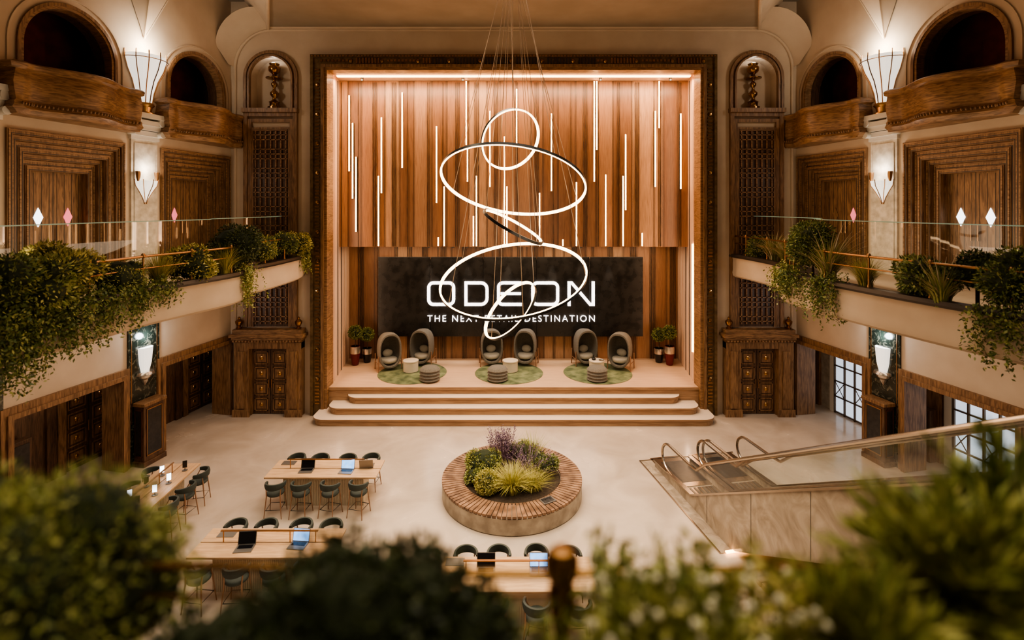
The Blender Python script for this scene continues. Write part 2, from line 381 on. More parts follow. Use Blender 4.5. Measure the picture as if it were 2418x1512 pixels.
for s in(-1,1):
    side='left' if s<0 else 'right'; xf=WX(s)
    outer=[(0,0)]
    for b in BAYS: outer+=[(b-1.42,0),(b-1.42,2.6),(b+1.42,2.6),(b+1.42,0)]
    outer+=[(18,0),(18,H),(0,H)]
    holes=[]
    for b in BAYS:
        holes.append([(b-1.42,5.42),(b+1.42,5.42),(b+1.42,9.15),(b-1.42,9.15)])
        holes.append(archloop(b,1.14,9.9,11.22))
    m=MB(xf); m.holed(outer,holes,0,-.6,'plaster',TN,back=True); st(m.obj('wall_'+side,smooth=False))
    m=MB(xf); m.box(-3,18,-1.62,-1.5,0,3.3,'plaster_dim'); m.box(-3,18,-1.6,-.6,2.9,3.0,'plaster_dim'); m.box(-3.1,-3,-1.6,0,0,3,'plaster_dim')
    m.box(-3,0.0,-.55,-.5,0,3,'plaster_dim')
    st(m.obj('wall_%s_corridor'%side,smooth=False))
    for b in BAYS[:2]:
        m=MB(xf); m.box(b-1.3,b+1.3,-1.35,-1.3,9.6,12.7,'red'); m.box(b-1.3,b+1.3,-1.3,-.61,9.6,9.7,'dwood'); m.box(b-1.32,b-1.28,-1.3,-.6,9.6,12.7,'dwood'); m.box(b+1.28,b+1.32,-1.3,-.6,9.6,12.7,'dwood'); m.box(b-1.3,b+1.3,-1.3,-.6,12.6,12.7,'dwood')
        st(m.obj('wall_loggia_%d'%trimn,smooth=False))
        m=MB(xf)
        def ring(r0,r1,n0,n1,mt,zb=9.9):
            o=archloop(b,r1,zb,11.22,24); i=archloop(b,r0,zb,11.22,24)
            poly=[o[1]]+o[2:]+[o[0]]; inn=[i[1]]+i[2:]+[i[0]]
            m.prism(poly+inn[::-1],n0,n1,mt,TN)
        ring(1.13,1.21,-.1,.06,'wood'); ring(1.06,1.14,-.3,.03,'woodh'); ring(1.03,1.07,-.5,-.2,'dwood'); 
        ring(1.36,1.40,0,.035,'plaster')
        st(m.obj('trim_%d'%trimn,smooth=False)); trimn+=1
        # portal stepped frames
        m=MB(xf)
        DD=[.07,.0,-.09,-.07,-.22,-.34,-.31]; N=7
        for k in range(N):
            e=1.42-k*.105; e2=e-.105; zt=9.15-k*.13; zt2=zt-.13; d0=DD[k]
            m.prism([(b-e,5.42),(b-e,zt),(b+e,zt),(b+e,5.42),(b+e2,5.42),(b+e2,zt2),(b-e2,zt2),(b-e2,5.42)],-.6,d0,'wood',TN)
            g=e2+.03; zg=zt2+.03
            m.prism([(b-g,5.42),(b-g,zg),(b+g,zg),(b+g,5.42),(b+g-.018,5.42),(b+g-.018,zg-.018),(b-g+.018,zg-.018),(b-g+.018,5.42)],d0,d0+.004,'rim',TN)  # thin dark strips painted in as shadow grooves between the steps
            g=e-.02; zg=zt-.02
            m.prism([(b-g,5.42),(b-g,zg),(b+g,zg),(b+g,5.42),(b+g-.03,5.42),(b+g-.03,zg-.03),(b-g+.03,zg-.03),(b-g+.03,5.42)],d0,d0+.02,'woodh',TN)
        st(m.obj('trim_%d'%trimn,smooth=False)); trimn+=1
        m=MB(xf); m.box(b-.7,b-.01,-.6,-.55,5.42,8.25,'wood'); m.box(b+.01,b+.7,-.6,-.55,5.42,8.25,'wood'); m.box(b-.012,b+.012,-.6,-.548,5.42,8.25,'rim')
        for q in(-1,1):
            for i in range(4): m.box(b+q*.36-.005-.27+i*.18,b+q*.36+.005-.27+i*.18,-.55,-.545,5.5,8.2,'rim')
            cx=b+q*.35; zz=7.1; 
            m.prism([(cx-.11,zz),(cx,zz+.24),(cx+.11,zz),(cx,zz-.24)],-.55,-.53,('diaw' if (s<0 and q>0 and b>3) or (s>0 and b>3) else 'diar') if (b>3 or q>0) else 'wood',TN)
            m.tube([(b+q*.08,-.5,6.5),(b+q*.08,-.5,6.9)],.02,'brass',xf=None)
        st(m.obj('door_%d'%doorn,smooth=False)); doorn+=1
        m=MB(xf); e=1.42
        for e,zt,w,n1 in((1.55,2.82,.22,.08),(1.44,2.66,.12,.13)):
            m.prism([(b-e,0),(b-e,zt),(b+e,zt),(b+e,0),(b+e-w,0),(b+e-w,zt-w),(b-e+w,zt-w),(b-e+w,0)],-.62,n1,'wood',TN)
        st(m.obj('trim_%d'%trimn,smooth=False,bevel=.01)); trimn+=1
        # balconette
        m=MB(xf); T=1.5; path=[]
        for i in range(41):
            t=-T+2*T*i/40; u=abs(t)/T
            nn=.36+.46*(math.cos(pi*min(u/.8,1))*.5+.5)+.10*max(0,(u-.8)/.2)
            path.append((b+t,nn))
        path=[(b-T,.0)]+path+[(b+T,.0)]
        pr=[(.0,9.45),(.02,9.5),(.10,9.58),(.06,9.66),(.06,9.72),(.02,9.76),(.05,9.95),(.08,10.15),(.04,10.38),(.03,10.44),(.12,10.48),(.14,10.58),(.08,10.62),(-.1,10.62),(-.1,9.5)]
        m.sweep(path,pr,'woodh',closed_prof=True)
        m.prism([(p[0],p[1]) for p in path],9.45,9.55,'woodh')
        for i in range(1,len(path)-2):
            a=Vector(path[i]);c=Vector(path[i+1]); t=(c-a).normalized(); nn=Vector((-t.y,t.x)); mid=(a+c)/2+nn*.09
            m.sphere((mid.x,mid.y,9.68),(.028,.03,.04),'wood',6,4)
        o=m.obj('balconette',ang=50); tag(o,'carved brown wooden bow-fronted balconette below an arched opening','balcony','carved wooden balconettes')
    for b in PILS:
        m=MB(xf); m.box(b-.5,b+.5,0,.05,0,4.95,'marble'); m.box(b-.42,b-.40,.05,.06,1.2,4.7,'brass'); m.box(b+.40,b+.42,.05,.06,1.2,4.7,'brass')
        st(m.obj('trim_%d'%trimn,smooth=False)); trimn+=1
        m=MB(xf); m.box(b-.42,b+.42,0,.06,5.42,9.35,'stone'); m.box(b-.34,b+.34,.06,.08,5.6,9.2,'stone')
        for i,(w,z) in enumerate(((.46,9.3),(.40,9.42),(.46,9.58),(.40,9.72),(.48,9.92))):
            m.box(b-w,b+w,0,.10+.05*i,z,z+.14,'whitel')
        for q in(-1,1):
            for z,r in((9.5,.10),(9.85,.13)): m.tube([(b+q*.42,.0,z),(b+q*.42,.28,z)],r,'whitel',12)
        st(m.obj('trim_%d'%trimn,smooth=True)); trimn+=1
        m=MB(xf); tip=(b,.05,12.25); 
        p1=[(b-.95,.0,14.7),(b-.6,1.1,14.7),(b+.6,1.1,14.7),(b+.95,0,14.7)]
        m.add([tip]+p1,[(0,1,2),(0,2,3),(0,3,4)],'plaster')
        for p in p1[1:3]: m.tube([tip,p],.025,'plaster',5)
        st(m.obj('trim_%d'%trimn,smooth=False,recalc=False)); trimn+=1
        if b>7: continue
        e=empty('wall_torch_lamp',xf@Vector((b,.1,10.1))); tag(e,'large flared white torch lamp with gold ribs on a pilaster capital','wall lamp','torch lamps')
        m=MB(xf); m.lathe([(.20,.3),(.24,.55),(.34,.9),(.48,1.2),(.55,1.42),(.58,1.5),(.55,1.62),(.52,1.62),(.48,1.45),(.3,.9),(.16,.4)],(b,.02,10.1),'white',16,half=True); m.obj('lamp_shade',parent=e,ang=20)
        m=MB(xf)
        for i in range(7):
            a=pi*i/6; m.tube([(b+r*math.cos(a),.02+r*math.sin(a),10.1+z) for r,z in((.215,.25),(.26,.55),(.36,.9),(.50,1.2),(.59,1.5),(.57,1.72))],.014,'brass',5)
        m.tube([(b+.60*math.cos(pi*i/16),.02+.6*math.sin(pi*i/16),11.6) for i in range(17)],.012,'brass',5); m.obj('rib',parent=e)
        m=MB(xf); m.lathe([(.28,0),(.28,.04),(.20,.07),(.22,.2),(.28,.26),(.25,.32),(.2,.34)],(b,.02,10.05),'gold',20,half=True); m.obj('collar',parent=e)
        for (zc,w,h,mt) in ((7.5,.34,.62,0),(2.35,.26,.72,1)):
            nn=.085 if mt==0 else .055
            e=empty('wall_sconce',xf@Vector((b,nn,zc)))
            tag(e,'white art deco wall sconce with gold ribs on cream pilaster' if not mt else 'fluted white glass wall sconce with silver base on dark marble','wall lamp','upper wall sconces' if not mt else 'lower wall sconces')
            m=MB(xf)
            if mt==0: m.lathe([(.03,0),(.08,.12),(.2,.32),(.31,.48),(w,.62),(w-.04,.62),(.2,.36)],(b,nn,zc),'white',12,sy=.8,half=True)
            else: m.lathe([(.12,.25),(.18,.5),(.22,.95),(.18,.95),(.14,.4)],(b,nn,zc),'white',16,sy=.9,half=True)
            m.obj('lamp_shade',parent=e,ang=15)
            m=MB(xf)
            if mt==0:
                for i in range(5):
                    a=pi*i/4; m.tube([(b+r*math.cos(a),nn+.8*r*math.sin(a),zc+z) for r,z in((.03,-.05),(.085,.12),(.205,.32),(.315,.48),(w+.01,.66))],.011,'brass',5)
                for q in(-1,1): m.lathe([(.03,0),(.05,.1),(.07,.28),(.05,.28)],(b+q*.3,nn+.08,zc+.60),'brass',8)
            else:
                for k in range(3): m.lathe([(.1+.08*k,0),(.15+.05*k,.06),(.13+.05*k,.09)],(b,nn,zc+.08*k),'silver',16,sy=.9,half=True)
                m.lathe([(.02,-.15),(.08,-.05),(.1,0)],(b,nn,zc),'silver',10,half=True)
            m.obj('bracket',parent=e,ang=25)
    b=PILS[0]
    plight(xf@Vector((b,.35,12.0)),95,(1,.88,.72),.2)
    plight(xf@Vector((b,.3,8.45)),20,(1,.9,.78))
    plight(xf@Vector((b,.22,3.6)),32,(.88,.95,1))
    for bb in(1.5,5.5): plight(xf@Vector((bb,-1.0,2.7)),14,(1,.85,.7),.2)
    if s<0:
        for tc in(-.25,3.87): paneldoor(tc-.68,tc+.68,-1.5,2.25,1,xf,'door_%d'%doorn); doorn+=1
        m=MB(xf)
        for t in(-1.3,.8,1.8,2.6,4.9,5.9,6.8): m.box(t-.12,t+.12,-1.5,-1.38,0,2.9,'dwood')
        m.box(-3,9,-1.5,-1.46,0,2.9,'dwood'); st(m.obj('trim_%d'%trimn,smooth=False)); trimn+=1
    else:
        m=MB(xf); m.box(-3,9,-1.5,-1.47,0,2.9,'stone')
        for t in(-1.6,.1,2.4,3.0,4.15,6.7): m.box(t-.1,t+.1,-1.5,-1.38,0,2.9,'whitel')
        for t in(-.9,3.55):
            m.box(t-.42,t+.42,-1.47,-1.36,0,2.6,'wood')
        st(m.obj('trim_%d'%trimn,smooth=False)); trimn+=1
        for (t0,t1) in((.2,2.3),(4.3,6.6)):
            m=MB(xf); m.box(t0,t1,-1.46,-1.44,.05,2.6,'win')
            n=int((t1-t0)/.35)
            for i in range(n+1): t=t0+(t1-t0)*i/n; m.box(t-.022,t+.022,-1.44,-1.38,0,2.6,'winframe')
            for z in(.05,.6,1.15,1.7,2.2,2.6): m.box(t0,t1,-1.44,-1.39,z-.022,z+.022,'winframe')
            for i in range(0,n,2): m.tube([(t0+(t1-t0)*i/n,-1.4,.6),(t0+(t1-t0)*(i+1)/n,-1.4,1.15)],.014,'winframe'); m.tube([(t0+(t1-t0)*i/n,-1.4,1.15),(t0+(t1-t0)*(i+1)/n,-1.4,.6)],.014,'winframe')
            st(m.obj('window_%d'%winn,smooth=False)); winn+=1
    for t in ((5.9,) if s<0 else (-.9,3.55)):
        e=empty('notice_cabinet',xf@Vector((t,-1.2,0))); tag(e,'low black display cabinet with wood frame in side passage','cabinet','passage display cabinets')
        m=MB(xf); m.box(t-.32,t+.32,-1.35,-1.1,0,1.5,'dwood'); m.obj('body',parent=e,bevel=.01,smooth=False)
        m=MB(xf); m.box(t-.25,t+.25,-1.1,-1.08,.3,1.4,'black'); m.obj('panel',parent=e,smooth=False)
    t0,t1,nf=3.16,3.82,.40
    e=empty('pedestal_cabinet',xf@Vector(((t0+t1)/2,.23,0))); tag(e,'tall dark wooden pedestal cabinet with brass-edged black panels','cabinet','pedestal cabinets')
    m=MB(xf); m.box(t0,t1,.06,nf,.12,1.72,'dwood'); m.box(t0-.05,t1+.05,.06,nf+.05,0,.14,'dwood'); m.box(t0-.05,t1+.05,.06,nf+.06,1.70,1.80,'wood'); m.obj('body',parent=e,bevel=.015,smooth=False)
    m=MB(xf); m.box(t0+.1,t1-.1,nf,nf+.012,.3,1.58,'black'); m.box(t1,t1+.012,.13,nf-.07,.3,1.58,'black'); m.obj('panel',parent=e,smooth=False)
    m=MB(xf)
    for (a,c,z0,z1) in((t0+.08,t1-.08,.27,.3),(t0+.08,t1-.08,1.58,1.61),(t0+.08,t0+.1,.27,1.61),(t1-.1,t1-.08,.27,1.61)): m.box(a,c,nf,nf+.02,z0,z1,'brass')
    for (a,c,z0,z1) in((.11,nf-.05,.27,.3),(.11,nf-.05,1.58,1.61),(.11,.13,.27,1.61),(nf-.07,nf-.05,.27,1.61)): m.box(t1,t1+.02,a,c,z0,z1,'brass')
    m.obj('brass_trim',parent=e,smooth=False)
# ---------------------------------------------------------------- niches on back wall
for s in(-1,1):
    cx=s*NX
    m=MB()
    def U(e,w,zt,zb,y0,y1,mt):
        o=archloop(cx,e,zb,zt-e,24); i=archloop(cx,e-w,zb,zt-e,24)
        m.prism(([o[1]]+o[2:]+[o[0]])+([i[1]]+i[2:]+[i[0]])[::-1],y0,y1,mt,XZ)
    U(.96,.1,12.93,10.85,18.3,18.17,'wood'); U(.86,.05,12.83,10.85,18.3,18.22,'woodh'); U(.80,.06,12.77,10.85,18.3,18.14,'wood')
    m.box(cx-.98,cx+.98,18.08,18.3,10.72,10.87,'wood')
    for (e,w,zt,y) in((.95,.14,10.72,18.16),(.80,.12,10.5,18.2),(.68,.07,10.2,18.22)):
        m.prism([(cx-e,3.1),(cx-e,zt),(cx+e,zt),(cx+e,3.1),(cx+e-w,3.1),(cx+e-w,zt-w),(cx-e+w,zt-w),(cx-e+w,3.1)],y,18.3,'wood',XZ)
    m.box(cx-.62,cx+.62,18.27,18.3,3.1,10.15,'dwood')
    for k in range(7): x=cx-.54+k*.18; m.box(x-.02,x+.02,18.2,18.25,3.2,10.1,'woodh')
    z=3.3
    while z<10.1: m.box(cx-.6,cx+.6,18.2,18.24,z-.018,z+.018,'woodh'); z+=.17 if int(z*3)%2 else .34
    m.box(cx-1.18,cx-.66,17.98,18.3,0,2.6,'wood'); m.box(cx+.66,cx+1.18,17.98,18.3,0,2.6,'wood'); m.box(cx-1.18,cx+1.18,18.0,18.3,2.38,2.75,'wood')
    for q in(-1,1): m.box(cx+q*.92-.13,cx+q*.92+.13,17.94,17.98,.3,2.3,'wood'); m.box(cx+q*.92-.3,cx+q*.92+.3,17.92,17.98,0,.25,'wood')
    m.box(cx-1.24,cx+1.24,17.9,18.3,2.7,2.8,'woodh'); m.box(cx-1.3,cx+1.3,17.84,18.3,2.8,2.9,'woodh'); m.box(cx-1.22,cx+1.22,17.92,18.3,2.9,3.06,'woodh')
    for k in range(22): x=cx-1.15+k*.11; m.box(x-.03,x+.03,17.86,17.95,2.64,2.7,'woodh')
    st(m.obj('trim_%d'%trimn,smooth=False,bevel=0)); trimn+=1
    paneldoor(cx-.64,cx+.64,18.28,2.36,-1,Matrix.Identity(4),'door_%d'%doorn); doorn+=1
    for q in(-1,1):
        m=MB(); m.lathe([(.09,0),(.1,.05),(.05,.08),(.12,.2),(.13,.27),(.06,.34),(.04,.36),(.05,.4),(.01,.44)],(cx+q*1.05,18.08,3.06),'bronze2',14); tag(m.obj('finial_urn'),'small bronze urn finial on the door cornice','ornament','door cornice urns')
    m=MB(); pr=[(.24,0),(.24,.1),(.17,.12),(.17,.25),(.2,.27),(.08,.35),(.06,.42),(.15,.52),(.16,.6),(.06,.7),(.05,.78),(.11,.86),(.12,.93),(.05,1.0),(.06,1.05),(.3,1.1),(.31,1.13),(.1,1.18),(.07,1.25),(.2,1.36),(.22,1.5),(.16,1.56),(.19,1.63),(.1,1.66)]
    m.lathe([(r*.95,z*1.02) for r,z in pr],(cx,18.5,10.87),'bronze2',22)
    tag(m.obj('bronze_vase',ang=60),'tall ornate polished bronze lidded vase standing in a lit niche','vase','niche vases')
    plight((cx-.0,18.42,12.55),9,(1,.93,.85),.08)
# ---------------------------------------------------------------- proscenium frame
m=MB()
def rf(e,zt,w,y0,y1,mt,zb=0): m.prism([(-e,zb),(-e,zt),(e,zt),(e,zb),(e-w,zb),(e-w,zt-w),(-e+w,zt-w),(-e+w,zb)],y0,y1,mt,XZ)
rf(7.18,12.75,.10,18.06,18.3,'bronze'); rf(7.10,12.67,.34,18.12,18.3,'bronze'); rf(6.80,12.40,.10,18.04,18.3,'wood'); rf(6.72,12.33,.12,18.1,18.75,'woodh')
for sgn in(-1,1):
    z=.4; k=0
    while z<12.2:
        x=sgn*6.94
        if k%8==7: m.sphere((x,18.12,z+.05),(.08,.05,.08),'bronze2',8,5); z+=.2
        else: m.box(x-.08,x+.08,18.09,18.13,z,z+.05,'bronze2'); z+=.12
        k+=1
k=0; x=-6.8
while x<6.8:
    if k%9==8: m.sphere((x,18.12,12.53),(.08,.05,.08),'bronze2',8,5); x+=.22
    elif (k//9)%2 or abs(x)<2.9: m.box(x-.03,x+.03,18.07,18.13,12.43,12.63,'rim' if abs(x)<2.9 else 'bronze2'); x+=.11
    else: m.box(x-.04,x+.04,18.09,18.13,12.5,12.58,'bronze2'); x+=.13
    k+=1
for k in range(130):
    x=-7.1+k*.11; m.box(x-.03,x+.03,18.03,18.07,12.67,12.72,'brass')
st(m.obj('trim_%d'%trimn,smooth=False)); trimn+=1
# ---------------------------------------------------------------- stage box
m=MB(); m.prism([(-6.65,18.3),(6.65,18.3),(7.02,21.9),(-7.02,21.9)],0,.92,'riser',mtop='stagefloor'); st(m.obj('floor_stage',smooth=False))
for s,nm in((-1,'left'),(1,'right')):
    m=MB(); m.prism([(s*6.64,18.76),(s*6.7,18.76),(s*7.1,21.9),(s*7.0,21.9)],.92,12.27,'stagewall')
    for k in range(5):
        y=19.0+k*.6; x=6.64+(y-18.76)*.115
        m.box(s*(x-.015),s*(x+.03),y,y+.05,.93,12.2,'rim') if k in(1,2) else m.box(s*(x-.02),s*(x+.03),y,y+.12,.93,12.2,'stagewall')
    st(m.obj('wall_stage_'+nm,smooth=False))
m=MB(); m.box(-7.1,7.1,21.8,21.95,.9,6.4,'slat'); st(m.obj('wall_stage_back',smooth=False,origin=(0,21.8,0)))
m=MB(); m.box(-6.85,6.85,19.9,20.05,5.82,12.26,'slat'); m.box(-6.9,6.9,20.05,21.8,5.84,5.9,'rim'); st(m.obj('wall_stage_bulkhead',smooth=False,origin=(3.3,19.9,0)))
m=MB(); m.box(-7,7,18.75,21.9,12.27,12.35,'stagewall'); st(m.obj('ceiling_stage',smooth=False))
m=MB(); r=random.Random(3); x=-6.7
while x<6.7:
    n=r.choice((1,2,3))
    for i in range(n): m.box(x+i*.07,x+i*.07+.03,19.87,19.9,5.83,12.2,'dwood')
    x+=n*.07+r.uniform(.35,.75)
st(m.obj('trim_%d'%trimn,smooth=False)); trimn+=1
m=MB(); x=-6.6
while x<6.7:
    n=r.choice((2,3,4))
    for i in range(n): m.box(x+i*.07,x+i*.07+.03,21.76,21.8,.92,5.82,'dwood')
    x+=n*.07+r.uniform(.35,.7)
st(m.obj('trim_%d'%trimn,smooth=False)); trimn+=1
def rrect(a,yf,yb,r,n=8):
    return [(-a,yb)]+[(-a+r-r*math.cos(q),yf+r-r*math.sin(q)) for q in [pi/2*i/n for i in range(n+1)]]+[(a-r+r*math.sin(q),yf+r-r*math.cos(q)) for q in [pi/2*i/n for i in range(n+1)]]+[(a,yb)]
m=MB()
for i,(a,yf) in enumerate(((6.82,17.2),(6.42,17.58),(5.88,17.95))):
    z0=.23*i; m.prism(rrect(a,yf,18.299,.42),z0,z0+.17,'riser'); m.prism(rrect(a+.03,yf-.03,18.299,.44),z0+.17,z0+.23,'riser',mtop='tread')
st(m.obj('floor_steps',smooth=False))
m=MB(); m.box(-6.6,6.6,18.27,18.3,.84,.925,'riser'); st(m.obj('trim_%d'%trimn,smooth=False)); trimn+=1
T=[(825,225,405),(833,290,470),(841,370,548),(894,415,582),(901,277,457),(950,218,397),(1031,298,480),(1035,560,582),(1049,440,582),(1101,190,343),(1104,345,430),(1118,510,582),(1125,415,582),(1157,262,442),(1191,322,582),(1197,440,582),(1220,210,345),(1274,455,582),(1302,268,452),(1329,565,582),(1361,430,582),(1403,190,430),(1409,190,355),(1430,412,582),(1477,317,497),(1471,415,582),(1516,550,582),(1547,262,442),(1556,190,303),(1607,268,447)]
for px,a,c in T:
    d=19.82; x=X(px,d); z1=min(Z(a,d),12.24); z0=max(Z(c,d),5.83)
    e=empty('led_tube_lamp',(x,d,z0)); tag(e,'slim vertical warm glowing light tube mounted on wooden slat wall','wall lamp','vertical light tubes on the slat wall')
    q=MB(); q.box(-.026,.026,-.01,.045,0,z1-z0,'ringbody'); q.obj('housing',parent=e,local=True,smooth=False)
    q=MB(); q.box(-.023,.023,-.035,-.01,.01,z1-z0-.01,'led'); q.obj('diffuser',parent=e,local=True,smooth=False)
m=MB(); m.box(-6.5,6.5,18.8,18.95,12.16,12.2,'led'); tag(m.obj('led_strip_light',smooth=False),'long warm light strip under the proscenium lintel','light strip')
m=MB(); m.box(6.60,6.66,18.95,19.0,2.0,6.0,'led'); tag(m.obj('led_strip_light',smooth=False),'vertical warm light strip on the stage side wall','light strip')
for px in(855,1093,1418,1583):
    m=MB(); m.lathe([(.05,0),(.05,.12),(.03,.14),(.02,.2)],(X(px,19.1),19.1,12.07),'ringbody',12); tag(m.obj('ceiling_spotlight'),'small dark ceiling spotlight above the stage','spotlight','stage spotlights')
# ---------------------------------------------------------------- sign
e=empty('illuminated_sign',(0,21.45,1.93)); tag(e,'wide black panelled stage backdrop with glowing white lettering','sign')
ys=21.45; xa,xb=X(892,ys),X(1519,ys); z0,z1=Z(795,ys),Z(607,ys)
ed=[892,1016,1141,1267,1393,1519]
for i in range(5):
    m=MB(); m.box(X(ed[i],ys)+.012,X(ed[i+1],ys)-.012,ys,ys+.06,z0,z1,'sign'); m.obj('sign_panel',parent=e,smooth=False,bevel=.01)
m=MB(); m.box(xa+.1,xb-.1,ys+.06,ys+.3,z0-.0,z1-.1,'black'); m.obj('backing_frame',parent=e,smooth=False)
def ribbon(mb,pts,w,y0,y1,mt,closed=False):
    n=len(pts);L=[];R=[]
    P=[Vector(p) for p in pts]
    for i in range(n):
        a=P[i-1] if(i>0 or closed) else None; c=P[(i+1)%n] if(i<n-1 or closed) else None
        d1=(P[i]-a).normalized() if a is not None else (c-P[i]).normalized()
        d2=(c-P[i]).normalized() if c is not None else d1
        n1=Vector((-d1.y,d1.x)); n2=Vector((-d2.y,d2.x)); b=(n1+n2); b=b.normalized() if b.length>.01 else n1
        k=min(1/max(b.dot(n1),.35),2.2)
        L.append(P[i]+b*w/2*k); R.append(P[i]-b*w/2*k)
    for i in range(n if closed else n-1):
        j=(i+1)%n; mb.prism([L[i],L[j],R[j],R[i]],y0,y1,mt,XZ)
def rr(x0,x1,za,zb,r,corners=(1,1,1,1),n=6):
    out=[]
    for k,(cx,cz,a) in enumerate(((x1-r,zb-r,0),(x0+r,zb-r,pi/2),(x0+r,za+r,pi),(x1-r,za+r,1.5*pi))):
        if corners[k]: out+=arc(cx,cz,r,a,a+pi/2,n)
        else: out+=[[(x1,zb),(x0,zb),(x0,za),(x1,za)][k]]
    return out
yl=ys-.08; W=.12; zt=Z(665,yl)-W/2; zb=Z(723,yl)+W/2; zm=(zt+zb)/2
def LX(px): return X(px,yl)
def letter(fn):
    m=MB(); fn(m); m.obj('letter',parent=e,smooth=False)
letter(lambda m:ribbon(m,rr(LX(1012),LX(1071),zb,zt,.2),W,yl,yl+.05,'ledwhite',True))
letter(lambda m:ribbon(m,rr(LX(1100),LX(1150),zb,zt,.26,(1,0,0,1)),W,yl,yl+.05,'ledwhite',True))
def fE(m):
    a,b=LX(1177),LX(1232)
    ribbon(m,[(b,zt)]+arc(a+.18,zt-.18,.18,pi/2,pi,5)+arc(a+.18,zb+.18,.18,pi,1.5*pi,5)+[(b,zb)],W,yl,yl+.05,'ledwhite'); ribbon(m,[(a+.06,zm),(b-.03,zm)],W*.9,yl,yl+.05,'ledwhite')
letter(fE)
letter(lambda m:ribbon(m,rr(LX(1258),LX(1317),zb,zt,.2),W,yl,yl+.05,'ledwhite',True))
letter(lambda m:ribbon(m,[(LX(1344),zb-W/2),(LX(1344),zt),(LX(1350),zt),(LX(1394),zb),(LX(1401),zb),(LX(1401),zt+W/2)],W,yl,yl+.05,'ledwhite'))
cu=bpy.data.curves.new('t','FONT'); cu.body='THE NEXT RETAIL DESTINATION'; cu.size=.36; cu.extrude=.012; cu.align_x='CENTER'; cu.space_character=1.3; cu.offset=-.004
to=bpy.data.objects.new('t',cu); COL.objects.link(to); bpy.context.view_layer.update()
me=bpy.data.meshes.new_from_object(to); bpy.data.objects.remove(to)
me.materials.clear(); me.materials.append(M['ledwhite'])
w=max(v.co.x for v in me.vertices)-min(v.co.x for v in me.vertices); k=(LX(1405)-LX(1010))/w
o=bpy.data.objects.new('tagline_lettering',me); COL.objects.link(o); o.scale=(k,1.08,1); o.rotation_euler[0]=pi/2; o.parent=e; o.location=Vector((LX(1207.5),yl,Z(760,yl)))-Vector(e.location)
for px in(1012,1070,1103,1200,1305,1372,1440):
    L=bpy.data.lights.new('spot','SPOT'); L.energy=260; L.color=(1,.85,.7); L.spot_size=rad(24); L.spot_blend=.7; L.shadow_soft_size=.03
    o=bpy.data.objects.new('sign_spot_light',L); COL.objects.link(o); o.location=(X(px,21.2),21.22,5.6); o.rotation_euler=(rad(7),0,0)
    m=MB(); m.lathe([(.05,0),(.05,.1),(.02,.12)],(X(px,21.2),21.22,5.68),'ringbody',10); tag(m.obj('sign_spotlight'),'small dark downlight above the black sign','spotlight','sign downlights')
# ---------------------------------------------------------------- egg chairs
def oval(w,h,n=32,p=2.5):
    o=[]
    for i in range(n):
        a=2*pi*i/n; c,s_=math.cos(a),math.sin(a)
        o.append((w*math.copysign(abs(c)**(2/p),c),h*math.copysign(abs(s_)**(2/p),s_)))
    return o
def make_egg():
    e=empty('egg_chair',(0,0,0))
    m=MB(); rings=[(.40,.05),(.39,.4),(.34,.72),(.2,.93),(-.05,1),(-.34,1.0),(-.38,.97),(-.38,.88),(-.34,.85),(-.05,.84),(.15,.76),(.27,.55),(.3,.05)]
    v=[];f=[];n=32
    for y,s_ in rings:
        for u,z in oval(.44*s_,.68*s_): v.append((u,y,.80+z))
    for j in range(len(rings)-1):
        for i in range(n): k=(i+1)%n; f.append((j*n+i,j*n+k,(j+1)*n+k,(j+1)*n+i))
    f.append(tuple(range(n))); f.append(tuple((len(rings)-1)*n+i for i in range(n)))
    m.add(v,f,'fabric'); m.obj('shell',parent=e,local=True,ang=60)
    m=MB(); m.lathe([(.05,.30),(.3,.30),(.34,.34),(.34,.43),(.3,.47),(.05,.47)],(0,-.05,0),'fabricl',20,sy=.95); m.obj('seat_cushion',parent=e,local=True,ang=50)
    m=MB(); m.sphere((0,.12,.62),(.21,.09,.16),'fabricl',16,10,xf=None); m.obj('back_cushion',parent=e,local=True,ang=80)
    for sx in(-1,1):
        for sy in(-1,1):
            m=MB(); m.tube([(sx*.46,sy*.28,.0),(sx*.45,sy*.26,.62)],.022,'legw',8); m.obj('leg',parent=e,local=True)
        m=MB(); m.tube([(sx*.45,-.27,.3),(sx*.45,.27,.3)],.015,'legw',6); m.obj('side_rail',parent=e,local=True)
    return e
egg=make_egg(); first=True
for px,py,rz,lab in((917,872,28,1),(999,861,-12,0),(1160,861,8,1),(1242,861,-12,0),(1380,861,12,1),(1466,871,-28,0)):
    d=6.43*F/(py-490)
    if first: c=egg; c.location=(X(px,d),d,.92); c.rotation_euler[2]=rad(rz); first=False
    else: c=copy_tree(egg,(X(px,d),d,.92),rad(rz))
    tag(c,'hooded grey fabric egg chair on slim wooden legs on stage','armchair','egg chairs on stage')
for i,px in enumerate((974,1202,1411)):
    m=MB(); m.lathe([(.01,0),(1.3,0),(1.32,.01),(1.3,.022),(.01,.022)],(X(px,19.9),19.9,.921),'rug',56); tag(m.obj('round_rug'),'round mottled green rug on the stage floor','rug','round green rugs')
mt=MB(); mt.lathe([(.26,0),(.29,.02),(.29,.38),(.305,.39),(.305,.43),(.28,.44),(.01,.44)],(0,0,0),'creamt',36)
tb=mt.obj('coffee_table',local=True,ang=40,loc=(0,0,0))
fst=True
for px in(970,1205,1409):
    d=20.05; c=tb if fst else copy_tree(tb,(0,0,0)); fst=False
    c.location=(X(px,d),d,.944); tag(c,'small round cream drum coffee table on a green rug','coffee table','drum coffee tables')
m=MB(); pr=[(.3,0)]
for k in range(4): pr+=[(.34,.02+.115*k),(.385,.055+.115*k),(.34,.10+.115*k)]
pr+=[(.3,.49),(.01,.5)]
